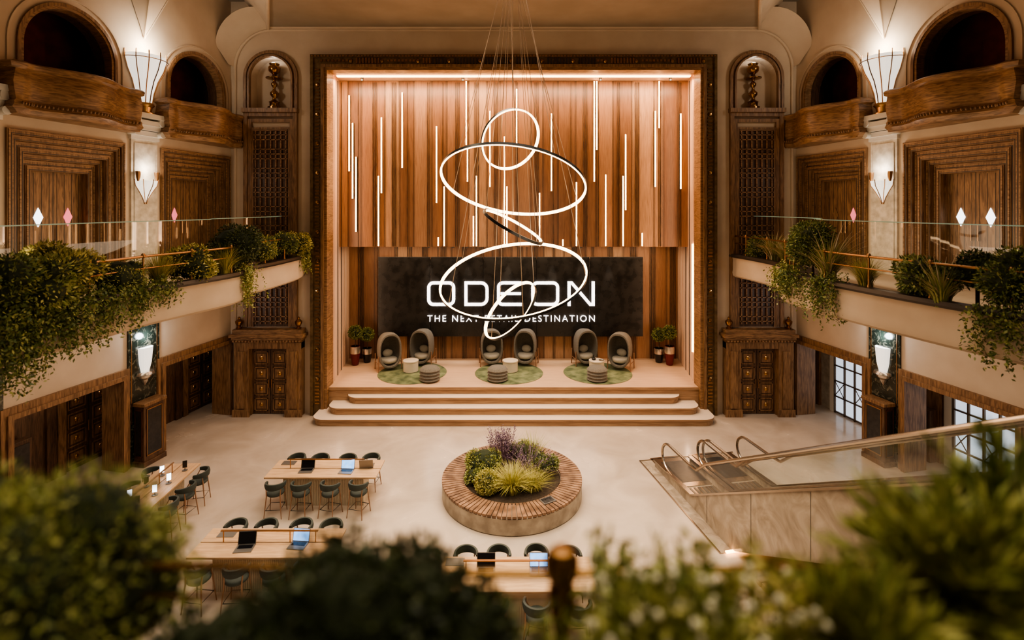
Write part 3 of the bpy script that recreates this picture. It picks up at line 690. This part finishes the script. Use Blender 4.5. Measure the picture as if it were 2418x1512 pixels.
m.lathe(pr,(0,0,0),'fabric',36); pf=m.obj('pouf',local=True,ang=80)
fst=True
for px in(1015,1175,1410):
    d=19.0; c=pf if fst else copy_tree(pf,(0,0,0)); fst=False
    c.location=(X(px,d),d,.945); tag(c,'round ribbed grey-brown fabric pouf','pouf','ribbed poufs')
m=MB(); m.lathe([(.06,0),(.09,.05),(.03,.09),(.02,.16),(.03,.18)],(X(1402,20.05),20.05,1.385),'ringbody',14); tag(m.obj('small_vase'),'small dark vase on a cream drum coffee table','vase')
m=MB(); m.lathe([(.08,0),(.11,.03),(.10,.03),(.07,.01)],(X(1415,20.1)+.06,19.95,1.385),'silver',16); tag(m.obj('bowl'),'small silver bowl on a cream drum coffee table','bowl')
for px,py,tall in((839,862,1),(867,856,0),(1556,856,0),(1581,862,1)):
    d=6.43*F/(py-490); x=X(px,d); e=empty('potted_topiary_tree',(x,d,.92))
    tag(e,'ball-shaped topiary tree in tall glossy maroon pot with silver band' if tall else 'ball-shaped topiary tree in black pot with white band','potted plant','stage topiary trees')
    h=.78 if tall else .6
    m=MB(); m.lathe([(.12,0),(.14,.02),(.2,h*.62)],(x,d,.92),'maroon' if tall else 'blackg',24); m.lathe([(.2,h*.62),(.205,h*.8),(.19,h*.98),(.19,h*.98)],(x,d,.92),'silver',24); m.lathe([(.19,h*.98),(.2,h),(.17,h),(.16,h-.04),(.01,h-.04)],(x,d,.92),'maroon' if tall else 'blackg',24); m.obj('pot',parent=e)
    m=MB(); m.tube([(x,d,.92+h-.05),(x+.01,d,.92+h+.35)],.018,'trunk'); m.obj('trunk',parent=e)
    m=MB(); blob(m,(x,d,.92+h+.55),.25,900,.06,.035,'lg',1); m.obj('foliage',parent=e,smooth=False,recalc=False)
# ---------------------------------------------------------------- balconies
def cr(pts,n=8):
    P=[Vector(p) for p in pts]; P=[P[0]*2-P[1]]+P+[P[-1]*2-P[-2]]; out=[]
    for i in range(1,len(P)-2):
        for k in range(n):
            t=k/n; a,b,c,d=P[i-1],P[i],P[i+1],P[i+2]
            out.append(.5*((2*b)+(c-a)*t+(2*a-5*b+4*c-d)*t*t+(3*b-a-3*c+d)*t**3))
    out.append(P[-2]); return [(p.x,p.y) for p in out]
RP=[(7.75,18.27),(7.9,17.3),(7.97,16),(7.87,14.9),(7.68,14.3),(7.3,13.95),(7.05,13.5),(6.98,12.8),(7.05,11.8),(7.25,10.4),(7.55,9),(7.85,8),(8.2,6.5),(8.5,5)]
LP=[(-7.45,18.27),(-7.3,17.4),(-7.27,16.3),(-7.32,15.1),(-7.45,14.4),(-7.4,14.0),(-7.12,13.5),(-7.1,12.8),(-7.3,11.9),(-7.6,10.6),(-7.72,9),(-7.82,8),(-8.1,6.5),(-8.4,5)]
PATH={1:cr(RP),-1:cr(LP)}
def fx(side,y):
    P=PATH[side]; return float(np.interp(y,[p[1] for p in P][::-1],[p[0] for p in P][::-1]))
def offp(P,o):
    out=[]
    for i in range(len(P)):
        a=Vector(P[max(i-1,0)]); b=Vector(P[min(i+1,len(P)-1)]); t=(b-a).normalized(); nn=Vector((-t.y,t.x)); out.append((P[i][0]+nn.x*o,P[i][1]+nn.y*o))
    return out
for s in(-1,1):
    P=PATH[s]; out=-s
    e=empty('gallery_balcony',(s*9,11,4.9)); tag(e,'curved cream plaster gallery balcony with planted parapet','balcony','side gallery balconies')
    wall=[tuple((WX(s)@Vector((t,.01,0)))[:2]) for t in(0,13.4)]
    m=MB(); m.prism(offp(P,-.12*out)+[wall[1],wall[0]],4.92,5.42,'plaster'); m.obj('slab',parent=e,smooth=False)
    m=MB(); m.sweep(P,[(-.2*out,4.90),(-.08*out,4.88),(0,4.94),(.02*out,5.05),(0,5.15),(0,5.52),(.03*out,5.6),(-.1*out,5.6),(-.1*out,5.3)],'plaster'); m.obj('fascia',parent=e,ang=40)
    m=MB(); m.sweep(P,[(-.12*out,5.58),(.06*out,5.58),(.09*out,5.63),(.06*out,5.70),(-.12*out,5.70)],'rim',closed_prof=True); m.obj('rim',parent=e)
    m=MB(); m.sweep(offp(P,-.12*out),[(0,5.40),(0,5.6),(-.6*out,5.6),(-.6*out,5.40)],'soil',closed_prof=True); m.obj('planting_bed',parent=e)
    m=MB(); rp=offp(P,-.1*out)
    m.tube([(p[0],p[1],6.33) for p in rp],.026,'brass',8); m.tube([(p[0],p[1],6.08) for p in rp],.016,'brass',8); m.obj('handrail',parent=e)
    acc=0; last=rp[0]; need=.6
    for p in rp[1:]:
        acc+=math.dist(p,last); last=p
        if acc>need and p[1]>7:
            acc=0; need=1.15; m=MB(); m.lathe([(.035,0),(.03,.03),(.02,.06),(.02,.6),(.04,.62),(.04,.67),(.02,.70)],(p[0],p[1],5.7),'brass',10); m.obj('rail_post',parent=e)
    gp=offp(P,-.78*out)
    m=MB(); m.sweep(gp,[(0,5.42),(0,7.03)],'glass'); m.sweep(gp,[(-.012,7.03),(.012,7.03),(.012,7.05),(-.012,7.05)],'glassedge',closed_prof=True); m.obj('glass_screen',parent=e,smooth=False,recalc=False)
def pl(side,y,off,z): return (fx(side,y)+side*off,y,z)
SH=[
(1,17.3,.3,6.0,.42,'lg',.07,'small dark green shrub'),(1,12.7,.42,6.45,.66,'lg',.08,'large rounded green shrub'),(1,9.7,.35,6.05,.5,'lg',.09,'glossy dark green shrub'),(1,8.9,.45,6.2,.42,'ld',.08,'dark green shrub'),(1,8.35,.4,6.2,.55,'lg',.07,'dense green shrub'),(1,7.6,.5,6.15,.6,'lf',.07,'dense bright green shrub'),
(-1,17.6,.1,6.15,.5,'ly',.07,'yellow-green shrub'),(-1,16.6,.3,6.2,.5,'lg',.07,'leafy green shrub'),(-1,15.4,.3,6.15,.48,'lf',.07,'leafy green shrub'),(-1,13.6,.3,6.35,.68,'ld',.08,'tall dark green shrub'),(-1,12.0,.3,6.02,.52,'ly',.08,'yellow-green shrub'),(-1,10.3,.35,5.95,.5,'lf',.05,'rounded dense pale green shrub'),(-1,9.1,.35,6.2,.62,'ly',.08,'feathery yellow-green shrub'),(-1,8.5,.2,6.05,.6,'lf',.08,'spreading bright green shrub'),(-1,7.9,.35,6.2,.66,'lg',.08,'large spreading green shrub')]
for sd,y,off,z,r,mm,L,lab in SH:
    shrub('shrub',pl(sd,y,off,z),(r*.95,r,r*.88),int(3600*(r/.5)**2),L,L*.42,mm,lab+' planted in the gallery parapet',base=5.58)
GR=[(1,16.3,.3,.95,1),(1,15.5,.3,.8,1),(1,11.9,.25,1.2,1),(1,10.9,.3,.8,0),(1,9.1,.05,.8,1),(-1,12.9,.2,.9,0),(-1,11.2,.3,.9,0),(-1,14.5,.3,.8,0)]
for sd,y,off,L,pm in GR:
    grass('ornamental_grass',pl(sd,y,off,5.58),420,L,.018,'ly' if not pm else 'lf','tufted ornamental grass planted in the gallery parapet',lean=.7,plume=pm)
TR=[(1,12.8,.8),(1,11.6,1.0),(1,8.15,1.0),(1,13.4,.6),(-1,13.6,1.1),(-1,17.9,.6),(-1,10.0,.8),(-1,9.2,.95),(-1,8.6,.9),(-1,8.15,1.1),(-1,10.7,.5),(-1,7.8,1.3)]
for sd,y,ln in TR:
    pts=[(fx(sd,yy)-sd*.1,yy,5.74) for yy in np.linspace(y-.35,y+.35,9)]+[(fx(sd,yy)+sd*.05,yy,5.88) for yy in np.linspace(y-.3,y+.3,5)]
    trailing('trailing_plant',pts,ln,95,'lg' if y<13 else 'lf','green trailing plant spilling over the balcony edge')
# ---------------------------------------------------------------- round planter
cx,cy=0.0+CAMX,13.2
e=empty('round_planter_bench',(cx,cy,0)); tag(e,'round concrete planter with radial wooden slat bench ring','planter')
m=MB(); m.lathe([(1.76,0),(1.78,.02),(1.78,.38),(1.74,.40),(1.24,.40),(1.24,.30),(.02,.30)],(cx,cy,0),'concrete',96); m.obj('base',parent=e,ang=30)
m=MB(); N=96
for i in range(N):
    a=2*pi*(i+.08)/N; b=2*pi*(i+.88)/N; p=[(r_*math.cos(q)+cx,r_*math.sin(q)+cy) for r_,q in((1.25,a),(1.79,a),(1.79,b),(1.25,b))]
    m.prism(p,.40,.45,'ipe')
m.obj('slat_seat',parent=e,smooth=False)
m=MB(); m.lathe([(1.22,.2),(1.22,.41),(.6,.45),(.02,.46)],(cx,cy,0),'soil',40); m.obj('soil',parent=e)
def ps(dx,dy,z,r,n,L,mm,lab,lumps=7): return shrub('shrub',(cx+dx,cy+dy,z),r,n,L,L*.45,mm,lab,lumps=lumps,base=.42)
ps(-.72,-.0,.80,(.42,.42,.40),4500,.05,'lf','rounded bright green shrub in the round planter')
ps(-.60,-.74,.66,(.28,.28,.26),3200,.04,'ly','small clipped yellow-green ball shrub in the round planter',1)
ps(-.95,-.38,.64,(.22,.22,.22),1500,.05,'lf','small green shrub in the round planter')
ps(.78,.1,.70,(.38,.42,.28),3000,.06,'lg','leafy green shrub in the round planter')
ps(.3,.65,.72,(.5,.35,.32),2600,.05,'lf','green shrub in the round planter')
m=MB(); blades(m,(cx-.25,cy+.4,.42),200,1.0,1,.02,'lp',.45,.3); 
P=[];D=[]
for i in range(90):
    a=RNG.uniform(0,2*pi); ln=RNG.uniform(0,.42); b=np.array([cx-.25+ln*math.cos(a)*.9,cy+.4+ln*math.sin(a)*.6,RNG.uniform(.75,1.2)])
    for j in range(24): P.append(b+np.array([math.cos(a)*.03*j/8,0,.014*j])+RNG.normal(size=3)*.016); D.append(RNG.normal(size=3)+[0,0,1])
leaves(m,np.array(P),np.array(D),.045,.02,'lp'); tag(m.obj('lavender_bush',smooth=False,recalc=False),'tall purple-brown flowering bush in the round planter','flowering plant')
m=MB(); blades(m,(cx+.45,cy-.15,.42),160,.85,1,.015,'lp',.8,.25); P=[];D=[]
for i in range(40):
    a=RNG.uniform(0,2*pi); b=np.array([cx+.5+.4*math.cos(a),cy-.05+.35*math.sin(a),RNG.uniform(.75,1.0)])
    for j in range(14): P.append(b+np.array([.008*j,0,.014*j])+RNG.normal(size=3)*.012); D.append(RNG.normal(size=3)+[0,0,1])
leaves(m,np.array(P),np.array(D),.04,.02,'lp'); tag(m.obj('lavender_bush',smooth=False,recalc=False),'low purple lavender clump in the round planter','flowering plant')
grass('ornamental_grass',(cx+.0,cy-.72,.42),700,.7,.016,'ly','bright feathery grass clump in the round planter',.9,.2)
grass('ornamental_grass',(cx+.5,cy-.6,.42),450,.55,.016,'ly','yellow-green grass clump in the round planter',.9,.2)
grass('ornamental_grass',(cx+.55,cy+.55,.42),400,.85,.014,'lf','tall fine grass clump in the round planter',.5,.2)
m=MB(); m.box(-.17,.17,-.12,.12,0,.02,'laptop'); m.box(-.14,.14,-.095,.095,.02,.022,'scroff'); tag(m.obj('tablet',local=True,loc=(X(1293,12.1),12.05,.451),rotz=rad(30),smooth=False),'grey tablet lying on the planter bench','tablet')
# ---------------------------------------------------------------- work tables
def make_stool():
    e=empty('bar_stool',(0,0,0))
    m=MB(); m.lathe([(.02,.50),(.17,.50),(.20,.525),(.20,.56),(.17,.585),(.02,.59)],(0,0,0),'stoolf',24); m.obj('seat',parent=e,local=True,ang=50)
    m=MB(); v=[];f=[];n=24
    for i in range(n+1):
        a=rad(-15)+rad(210)*i/n; h=.035+.035*math.sin(pi*i/n)
        for r,z in((.195,.75-h),(.232,.75-h),(.245,.75),(.232,.75+h),(.195,.75+h),(.188,.75)): v.append((r*math.cos(a),r*math.sin(a),z))
    for i in range(n):
        for j in range(6): k=(j+1)%6; f.append((i*6+j,i*6+k,(i+1)*6+k,(i+1)*6+j))
    f.append(tuple(range(6))); f.append(tuple(n*6+j for j in range(6)))
    m.add(v,f,'stoolf'); m.obj('backrest',parent=e,local=True,ang=50)
    for sx in(-1,1):
        for sy in(-1,1):
            m=MB(); m.tube([(sx*.20,sy*.20,0),(sx*.155,sy*.145,.52)]+([(sx*.17,.13,.72)] if sy>0 else [(sx*.195,-.04,.73)]),[.010,.015,.011],'legw',8); m.obj('leg',parent=e,local=True)
    m=MB(); m.tube([(.235*math.cos(a),.235*math.sin(a),.2) for a in [pi*2*i/4+pi/4 for i in range(4)]],.009,'ringbody',6,closed=True); m.obj('footrest',parent=e,local=True)
    return e
stool=make_stool(); stool_used=False
def put_stool(x,y,rz):
    global stool_used
    if not stool_used: c=stool; stool_used=True; c.location=(x,y,0); c.rotation_euler[2]=rz
    else: c=copy_tree(stool,(x,y,0),rz)
    tag(c,'dark green low-back stool with slim wooden legs at work table','stool','work table stools')
def make_table():
    e=empty('work_table',(0,0,0))
    m=MB(); m.box(-1.36,1.36,-.44,-.01,.76,.80,'oak'); m.box(-1.36,1.36,.01,.44,.76,.80,'oak'); m.box(-1.3,1.3,-.012,.012,.762,.79,'rim'); m.obj('table_top',parent=e,local=True,smooth=False,bevel=.006)
    m=MB(); m.box(-.98,1.0,-.22,.22,0,.76,'creamt')
    for i in range(50):
        x=-.97+i*.04; m.box(x-.012,x+.012,-.235,-.22,0,.755,'creamt'); m.box(x-.012,x+.012,.22,.235,0,.755,'creamt')
    m.obj('fluted_base',parent=e,local=True,smooth=False)
    m=MB(); m.box(-.95,.95,-.02,.02,1.02,1.035,'brass')
    for x in(-.9,.4,.9): m.box(x-.008,x+.008,-.008,.008,.80,1.02,'brass')
    m.obj('light_rail',parent=e,local=True,smooth=False)
    return e
table=make_table()
TB=[(-4.72,12.86,0),(-4.80,10.02,0),(.02,9.17,0),(-8.40,11.75,rad(90+3))]
for i,(x,y,rz) in enumerate(TB):
    c=table if i==0 else copy_tree(table,(0,0,0)); c.location=(x,y,0); c.rotation_euler[2]=rz
    tag(c,'long light oak work table with fluted cream base and brass rail','table','oak work tables')
    cs,sn=math.cos(rz),math.sin(rz)
    for q in(-1,1):
        for k,dx in enumerate((-.98,-.34,.36,1.0)):
            dx+=random.uniform(-.04,.04); dy=q*((.62 if q<0 else .54)+random.uniform(-.02,.04)); put_stool(x+dx*cs-dy*sn,y+dx*sn+dy*cs,rz+(0 if q>0 else pi)+random.uniform(-.3,.3))
def laptop(x,y,z,rz,sm,scale=1.0):
    e=empty('laptop',(0,0,0))
    m=MB(); m.box(-.16,.16,-.11,.11,0,.014,'laptop'); m.box(-.13,.13,-.01,.09,.014,.016,'scroff'); m.obj('keyboard_base',parent=e,local=True,smooth=False)
    R=Matrix.Translation((0,.11,.014))@Matrix.Rotation(rad(-15),4,'X')
    m=MB(); m.box(-.16,.16,-.004,.006,0,.22,'laptop',xf=R); m.obj('lid',parent=e,local=True,smooth=False)
    m=MB(); m.box(-.15,.15,-.007,-.004,.012,.21,sm,xf=R); m.obj('screen',parent=e,local=True,smooth=False)
    e.location=(x,y,z); e.rotation_euler[2]=rz; e.scale=(scale,)*3
    tag(e,'open laptop with '+('glowing blue screen' if sm=='screen' else 'dark screen')+' on an oak work table','laptop')
def onT(px,py): d=(CH-.8)*F/(py-490); return X(px,d),d
for px,py,rz,sm in((723,1113,.05,'scroff'),(817,1115,-.05,'screen'),(867,1101,pi+.1,'scroff'),(577,1297,.1,'scroff'),(703,1290,-.1,'screen'),(1147,1352,0,'scroff'),(1273,1352,0,'screen')):
    x,y=onT(px,py); laptop(x,y,.801,rz,sm,1.05)
for px,py in((683,1094),(537,1262),(1075,1328)):
    x,y=onT(px,py); m=MB(); m.box(-.17,.17,-.1,.1,0,.012,'laptop'); tag(m.obj('closed_laptop',local=True,loc=(x,y,.801),smooth=False,bevel=.004),'closed grey laptop lying on an oak work table','laptop')
for k,(dx,dy) in enumerate(((.2,1.0),(-.2,.75),(.2,.4),(-.22,.25),(.22,-.1),(-.2,-.3),(.15,-.55))):
    e=empty('phone_stand',(-8.40+dx,11.75+dy,.801),rad(30+random.uniform(-15,15))); e.scale=(1.25,)*3; tag(e,'small phone with lit screen on a charging stand','phone','phones on the side work table')
    m=MB(); m.lathe([(.05,0),(.05,.012),(.01,.014)],(0,0,0),'laptop',14); m.box(-.008,.008,0,.01,.01,.12,'laptop'); m.obj('stand',parent=e,local=True)
    m=MB(); m.box(-.04,.04,-.012,-.002,.06,.2,'laptop'); m.box(-.036,.036,-.014,-.012,.065,.195,'phone' if k%3 else 'scroff'); m.obj('phone',parent=e,local=True,smooth=False)
# ---------------------------------------------------------------- escalators
u=Vector((.18,-.984,0)).normalized(); vv=Vector((.984,.18,0)).normalized()
def EXF(w): return Matrix(((u.x,vv.x,0,3.65+vv.x*w),(u.y,vv.y,0,14.8+vv.y*w),(0,0,1,0),(0,0,0,1)))
SB=2.3; SL=.577; SE=10.6
SZ=lambda a,b,w:(a,w,b)
def esc(w0,first):
    xf=EXF(w0); e=empty('escalator',xf@Vector((1.5,.5,0))); tag(e,'escalator with glass balustrades and beige marble side cladding' if first else 'escalator with glass balustrades beside its twin','escalator','twin escalators')
    W=1.12
    for k,w in enumerate((0,W-.06)):
        m=MB(xf); m.prism([(.35,0),(.35,.16),(SB,.26),(SE,.26+(SE-SB)*SL),(SE,(SE-3.96)*SL),(3.96,0)],w,w+.06,'emarble',SZ)
        for sgap in(3.0,4.6,6.2,7.8): m.box(sgap-.006,sgap+.006,w-.003,w+.063,max(0,(sgap-3.96)*SL)+.02,max(0,sgap-SB)*SL+.24,'rim')
        m.prism([(.3,.16),(.3,.2),(SB,.3),(SE,.3+(SE-SB)*SL),(SE,.26+(SE-SB)*SL),(SB,.26)],w-.03,w+.09,'steel',SZ)
        m.obj('side_cladding',parent=e,smooth=False)
        g=[(.95,.25)]+[(1.15-.42*math.sin(a)*.9,.6-.34*math.cos(a)) for a in [pi*i/10 for i in range(11)]]+[(SB,.92),(SE,.92+(SE-SB)*SL),(SE,.3+(SE-SB)*SL),(SB,.3)]
        m=MB(xf); m.add([(a,w+.03,b) for a,b in g],[tuple(range(len(g)))],'glass'); m.obj('glass_balustrade',parent=e,smooth=False)
        hr=[(1.3,.22)]+[(1.15-.42*math.sin(a),.6-.36*math.cos(a)) for a in [pi*i/12 for i in range(1,13)]]+[(SB-.2,.96),(SB+.2,.99),(SB+.6,.96+.6*SL+.02),(SE,.96+(SE-SB)*SL)]
        m=MB(xf); m.tube([(a,w+.03,b) for a,b in hr],.036,'steel',8); m.obj('handrail',parent=e)
    m=MB(xf); s=1.6
    m.box(-.1,1.5,.06,W-.06,.001,.03,'steel'); m.box(.2,1.3,.1,W-.1,.03,.035,'black')
    z=.02
    for i in range(26):
        m.box(s,s+.4,.07,W-.07,z-.02,z+.02,'steel'); 
        for j in range(8): m.box(s+.01,s+.39,.1+j*.12,.15+j*.12,z+.02,z+.03,'rubber')
        s+=.35
        if s>SB: z+=.35*SL
        if s>SE-.4: break
    m.obj('step_band',parent=e,smooth=False)
    m=MB(xf); m.prism([(3.96,.01),(SE,(SE-3.96)*SL+.01),(SE,(SE-3.96)*SL+.06),(3.96,.06)],.06,W-.06,'steel',SZ); m.obj('soffit',parent=e,smooth=False)
esc(.28,True); esc(1.5,False)
m=MB(EXF(0)); m.box(-.0,4.0,0,2.95,.0,.012,'emarble'); m.box(-.02,4.0,-.03,0,0,.03,'steel'); m.box(-.03,0,-.03,2.95,0,.03,'steel'); tag(m.obj('escalator_landing_plate',smooth=False),'beige marble landing plate with steel edge around the escalators','floor plate')
m=MB(EXF(0)); m.box(4.8,8.3,.5,3.2,0,.06,'gravel'); o=tag(m.obj('gravel_bed',smooth=False),'dark gravel bed below the escalators','gravel bed')
m=MB(EXF(0)); 
for k in range(22): m.box(4.7+k*.165,4.85+k*.165,.2,.5,0,.1,'oak')
tag(m.obj('timber_edging',smooth=False),'slatted timber edging along the gravel bed','edging')
m=MB(EXF(0)); m.box(4.0,4.06,.1,1.4,.03,.06,'led'); tag(m.obj('led_strip_light',smooth=False),'warm floor light strip at the escalator foot','light strip')
# ---------------------------------------------------------------- chandelier
cd=12.4
ch=empty('ring_chandelier',(CAMX,cd,Z(480,cd))); tag(ch,'five-ring pendant chandelier with glowing tilted rings on thin cables','chandelier')
def ring3(px,py,a,b,th,near_low,allout=False):
    d=cd; c=Vector((X(px,d),d,Z(py,d))); r=a*d/F
    maj=Vector((math.cos(rad(th)),0,-math.sin(rad(th))))
    mn=Vector((-math.sin(rad(th)),0,-math.cos(rad(th))))
    k=b/a; q=math.sqrt(max(0,1-k*k))
    sec=mn*k+Vector((0,-q if near_low else q,0))
    nor=maj.cross(sec).normalized()
    if nor.z<0: nor=-nor
    N=96; v=[];fb=[];fe=[]
    h=.034; t=.021
    for i in range(N):
        g=2*pi*i/N; dr=maj*math.cos(g)+sec*math.sin(g)
        for rr_,hh in((r-t,-h),(r+t,-h),(r+t,h),(r-t,h)): v.append(c+dr*rr_+nor*hh)
    for i in range(N):
        j=(i+1)%N
        ax=[(i*4,i*4+1,j*4+1,j*4),(i*4+2,i*4+3,j*4+3,j*4+2)]
        inn=(i*4+3,i*4,j*4,j*4+3); ou=(i*4+1,i*4+2,j*4+2,j*4+1)
        if allout: fe+=[inn,ax[0]]; fb+=[ax[1],ou]
        else: fe+=[inn]+ax; fb+=[ou]
    m=MB(); m.add(v,fb,'ringbody'); ro=m.obj('ring',parent=ch,smooth=True,ang=30)
    m=MB(); m.add(v,fe,'ledring'); lo=m.obj('light_strip',smooth=True,ang=30,recalc=False)
    lo.location=Vector(lo.location)-Vector(ch.location)-Vector(ro.location); lo.parent=ro
    return c,maj,sec,r
RG=[ring3(1206,330,74,58,-45,False),ring3(1211,433,171,72,8,False),ring3(1212,535,78,10,29,True,True),ring3(1211,654,173,64,-8,True),ring3(1204,732,80,26,-46,True)]
top=Vector((CAMX,cd,13.72))
for (c,a,s2,r) in RG:
    for g in ((.3,1.5,2.6,3.9,5.2) if r>1 else (.6,2.7,4.6)):
        p=c+a*r*math.cos(g)+s2*r*math.sin(g)
        m=MB(); m.tube([p,top+Vector((random.uniform(-.12,.12),0,0))],.007,'cable',4); m.obj('suspension_cable',parent=ch)
m=MB(); m.lathe([(.2,0),(.22,.02),(.22,.05),(.1,.07)],(CAMX,cd,13.67),'bronze2',20); m.obj('ceiling_rose',parent=ch)
# ---------------------------------------------------------------- foreground
e=empty('planter_railing',(0,1.45,5.6)); tag(e,'brass handrail on a planted balcony parapet','railing')
m=MB(); m.tube([(-2.6,1.42,6.34),(-.9,1.45,6.335),(0,1.45,6.31),(.9,1.45,6.335),(2.6,1.42,6.34)],.011,'bronze2',10); m.obj('handrail',parent=e)
m=MB(); m.tube([(-2.6,1.42,6.27),(0,1.45,6.25),(2.6,1.42,6.27)],.006,'bronze2',8); m.obj('lower_rail',parent=e)
px_=X(1327,1.42)
m=MB(); m.lathe([(.02,-.86),(.02,-.36),(.034,-.32),(.024,-.29),(.028,-.22),(.042,-.15),(.038,-.11),(.026,-.09),(.040,-.08),(.045,-.05),(.043,-.02),(.03,-.004),(.004,0)],(px_,1.42,6.405),'bronze2',20)
for i in range(12):
    a=2*pi*i/12; m.sphere((px_+.04*math.cos(a),1.42+.04*math.sin(a),6.36),(.008,.008,.032),'bronze2',6,5)
m.obj('newel_post',parent=e)
m=MB(); m.box(-3.2,3.2,.85,1.9,5.0,5.5,'plaster'); m.box(-3.1,3.1,.95,1.8,5.5,5.55,'soil'); tag(m.obj('parapet_planter',smooth=False),'plaster parapet planter trough filled with soil','planter')
def fgs(px,py,d,r,n,L,W_,mm,lab,lumps=10,core=True): return shrub('shrub',(X(px,d),d,Z(py,d)),r,n,L,W_,mm,lab,lumps=lumps,base=5.54,core=core)
fgs(140,1400,1.45,(.35,.26,.35),14000,.028,.010,'lf','large fuzzy bright green shrub behind the brass rail',lumps=14)
fgs(-120,1330,1.6,(.3,.26,.3),4000,.03,.012,'lf','green shrub beside the brass rail')
fgs(850,1545,1.2,(.27,.24,.28),9000,.024,.014,'ldd','dense rounded shrub coloured dark as if unlit in the parapet planter')
fgs(1080,1590,1.2,(.15,.16,.19),2500,.024,.014,'ldd','small shrub coloured dark as if unlit in the parapet planter')
fgs(560,1580,1.25,(.18,.16,.20),2500,.024,.014,'ldd','small shrub coloured dark as if unlit in the parapet planter')
fgs(1600,1620,1.2,(.20,.18,.22),5000,.03,.014,'lf','pale green leafy shrub in the parapet planter',core=False)
def twig(name,px,py,d,hw,h,n,mm,lab,flowers=0,L=.04,lean=.5):
    m=MB(); x=X(px,d); zt=Z(py,d); P=[];D=[]
    for i in range(n):
        bx=x+RNG.uniform(-hw,hw)*.9; by=d+RNG.uniform(-.12,.12); tx=bx+RNG.normal()*hw*.2; tz=zt-abs(RNG.normal())*h*.35
        m.tube([(bx,by,5.54),((bx+tx)/2,by,(5.54+tz)/2+.05),(tx,by,tz)],[.004,.003,.002],'lg',4)
        for j in range(60):
            t=.35+.65*j/60; p=np.array([bx+(tx-bx)*t,by,5.54+(tz-5.54)*t]); P.append(p); D.append(RNG.normal(size=3)+[0,0,.5])
        for k in range(flowers):
            if RNG.random()<.5: m.sphere((tx+RNG.normal()*.03,by-.03,tz-RNG.random()*.15),.010,'flower',6,4)
    leaves(m,np.array(P),np.array(D),L,L*.4,mm); return tag(m.obj(name,smooth=False,recalc=False),lab,'plant')
twig('flowering_plant',1560,1310,1.25,.19,.2,66,'lf','airy green plant with small white flowers in the parapet planter',flowers=3)
twig('flowering_plant',1750,1320,1.3,.13,.2,40,'ly','airy yellow-green leafy plant in the parapet planter',flowers=2)
twig('leafy_plant',1270,1500,1.2,.10,.15,22,'lf','low leafy plant in the parapet planter')
def palm(px,py,d,n,L,mm,lab):
    m=MB(); c=(X(px,d),d,Z(py,d)); P=[];D=[]
    for i in range(n):
        a=RNG.uniform(0,2*pi); el=RNG.uniform(-.2,1.4); dr=np.array([math.cos(a)*math.cos(el),math.sin(a)*math.cos(el)*.8,math.sin(el)]); l=L*RNG.uniform(.6,1.1)
        for j in range(26):
            t=j/26; p=np.array(c)+dr*l*t+np.array([0,0,-.25*l*t*t]); 
            for q in(-1,1): P.append(p); D.append(dr*.8+q*np.cross(dr,[0,0,1.])*.8+RNG.normal(size=3)*.15)
    leaves(m,np.array(P),np.array(D),.075,.014,mm); m.tube([(c[0],c[1],5.54),c],.02,'trunk'); return tag(m.obj('palm_plant',smooth=False,recalc=False),lab,'plant')
palm(2250,1430,1.35,110,.39,'lf','feathery green palm-like plant beside the brass rail')
palm(2430,1320,1.5,90,.42,'lg','feathery green palm-like plant beside the brass rail')
palm(2060,1590,1.2,60,.26,'lf','small feathery green plant in the parapet planter')
# ---------------------------------------------------------------- lights
def area(loc,rot,sx,sy,e,c,name='area_light',spread=180):
    L=bpy.data.lights.new(name,'AREA'); L.shape='RECTANGLE'; L.size=sx; L.size_y=sy; L.energy=e; L.color=c; L.spread=rad(spread)
    o=bpy.data.objects.new(name,L); COL.objects.link(o); o.location=loc; o.rotation_euler=rot; return o
area((0,14,13.6),(0,0,0),5,4,520,(1,.82,.64),'ceiling_fill',95)  # both overhead areas are added room fill, no fixture is modelled
area((0,7,13.6),(0,0,0),8,6,310,(1,.82,.63),'ceiling_fill',120)
area((0,18.9,12.1),(rad(12),0,0),13,.3,600,(1,.70,.44),'stage_top_light')
area((0,20.9,5.75),(0,0,0),12,.5,180,(1,.72,.48),'stage_low_light')
area((0,.9,9.6),(0,0,0),3.5,1.0,75,(1,.86,.60),'front_plant_fill')  # added fill above the camera to brighten the foreground foliage
for s in(-1,1):
    area((s*6.45,18.95,6.5),(0,rad(90*s),0),10,.25,145,(1,.64,.40),'stage_side_light')
    area((s*9.0,11,4.85),(0,0,0),1.5,8,100,(1,.80,.62),'under_balcony_light')
    area((s*8.5,12,6.2),(0,rad(-118*s),0),1,8,90,(1,.78,.54),'gallery_light')
    area((s*5.5,10,13.0),(0,rad(18*s),0),2,8,210,(1,.84,.60),'balcony_plant_fill',70)  # added fill aimed at the gallery planting, not an actual fixture
plight(Vector((.2,11.5,6.5)),130,(1,.78,.55),1.2,'chandelier_light')
w=bpy.data.worlds.new('world'); SC.world=w; w.use_nodes=True; w.node_tree.nodes['Background'].inputs[0].default_value=(.55,.39,.26,1); w.node_tree.nodes['Background'].inputs[1].default_value=.24
# ---------------------------------------------------------------- camera
cam=bpy.data.cameras.new('camera'); co=bpy.data.objects.new('camera',cam); COL.objects.link(co); SC.camera=co
co.location=(CAMX,0,CH); co.rotation_euler=(rad(90),0,0); cam.sensor_width=36; cam.lens=36*F/2418; cam.shift_y=-(756-490)/2418; cam.clip_start=.05
cam.dof.use_dof=True; cam.dof.focus_distance=14.5; cam.dof.aperture_fstop=.54
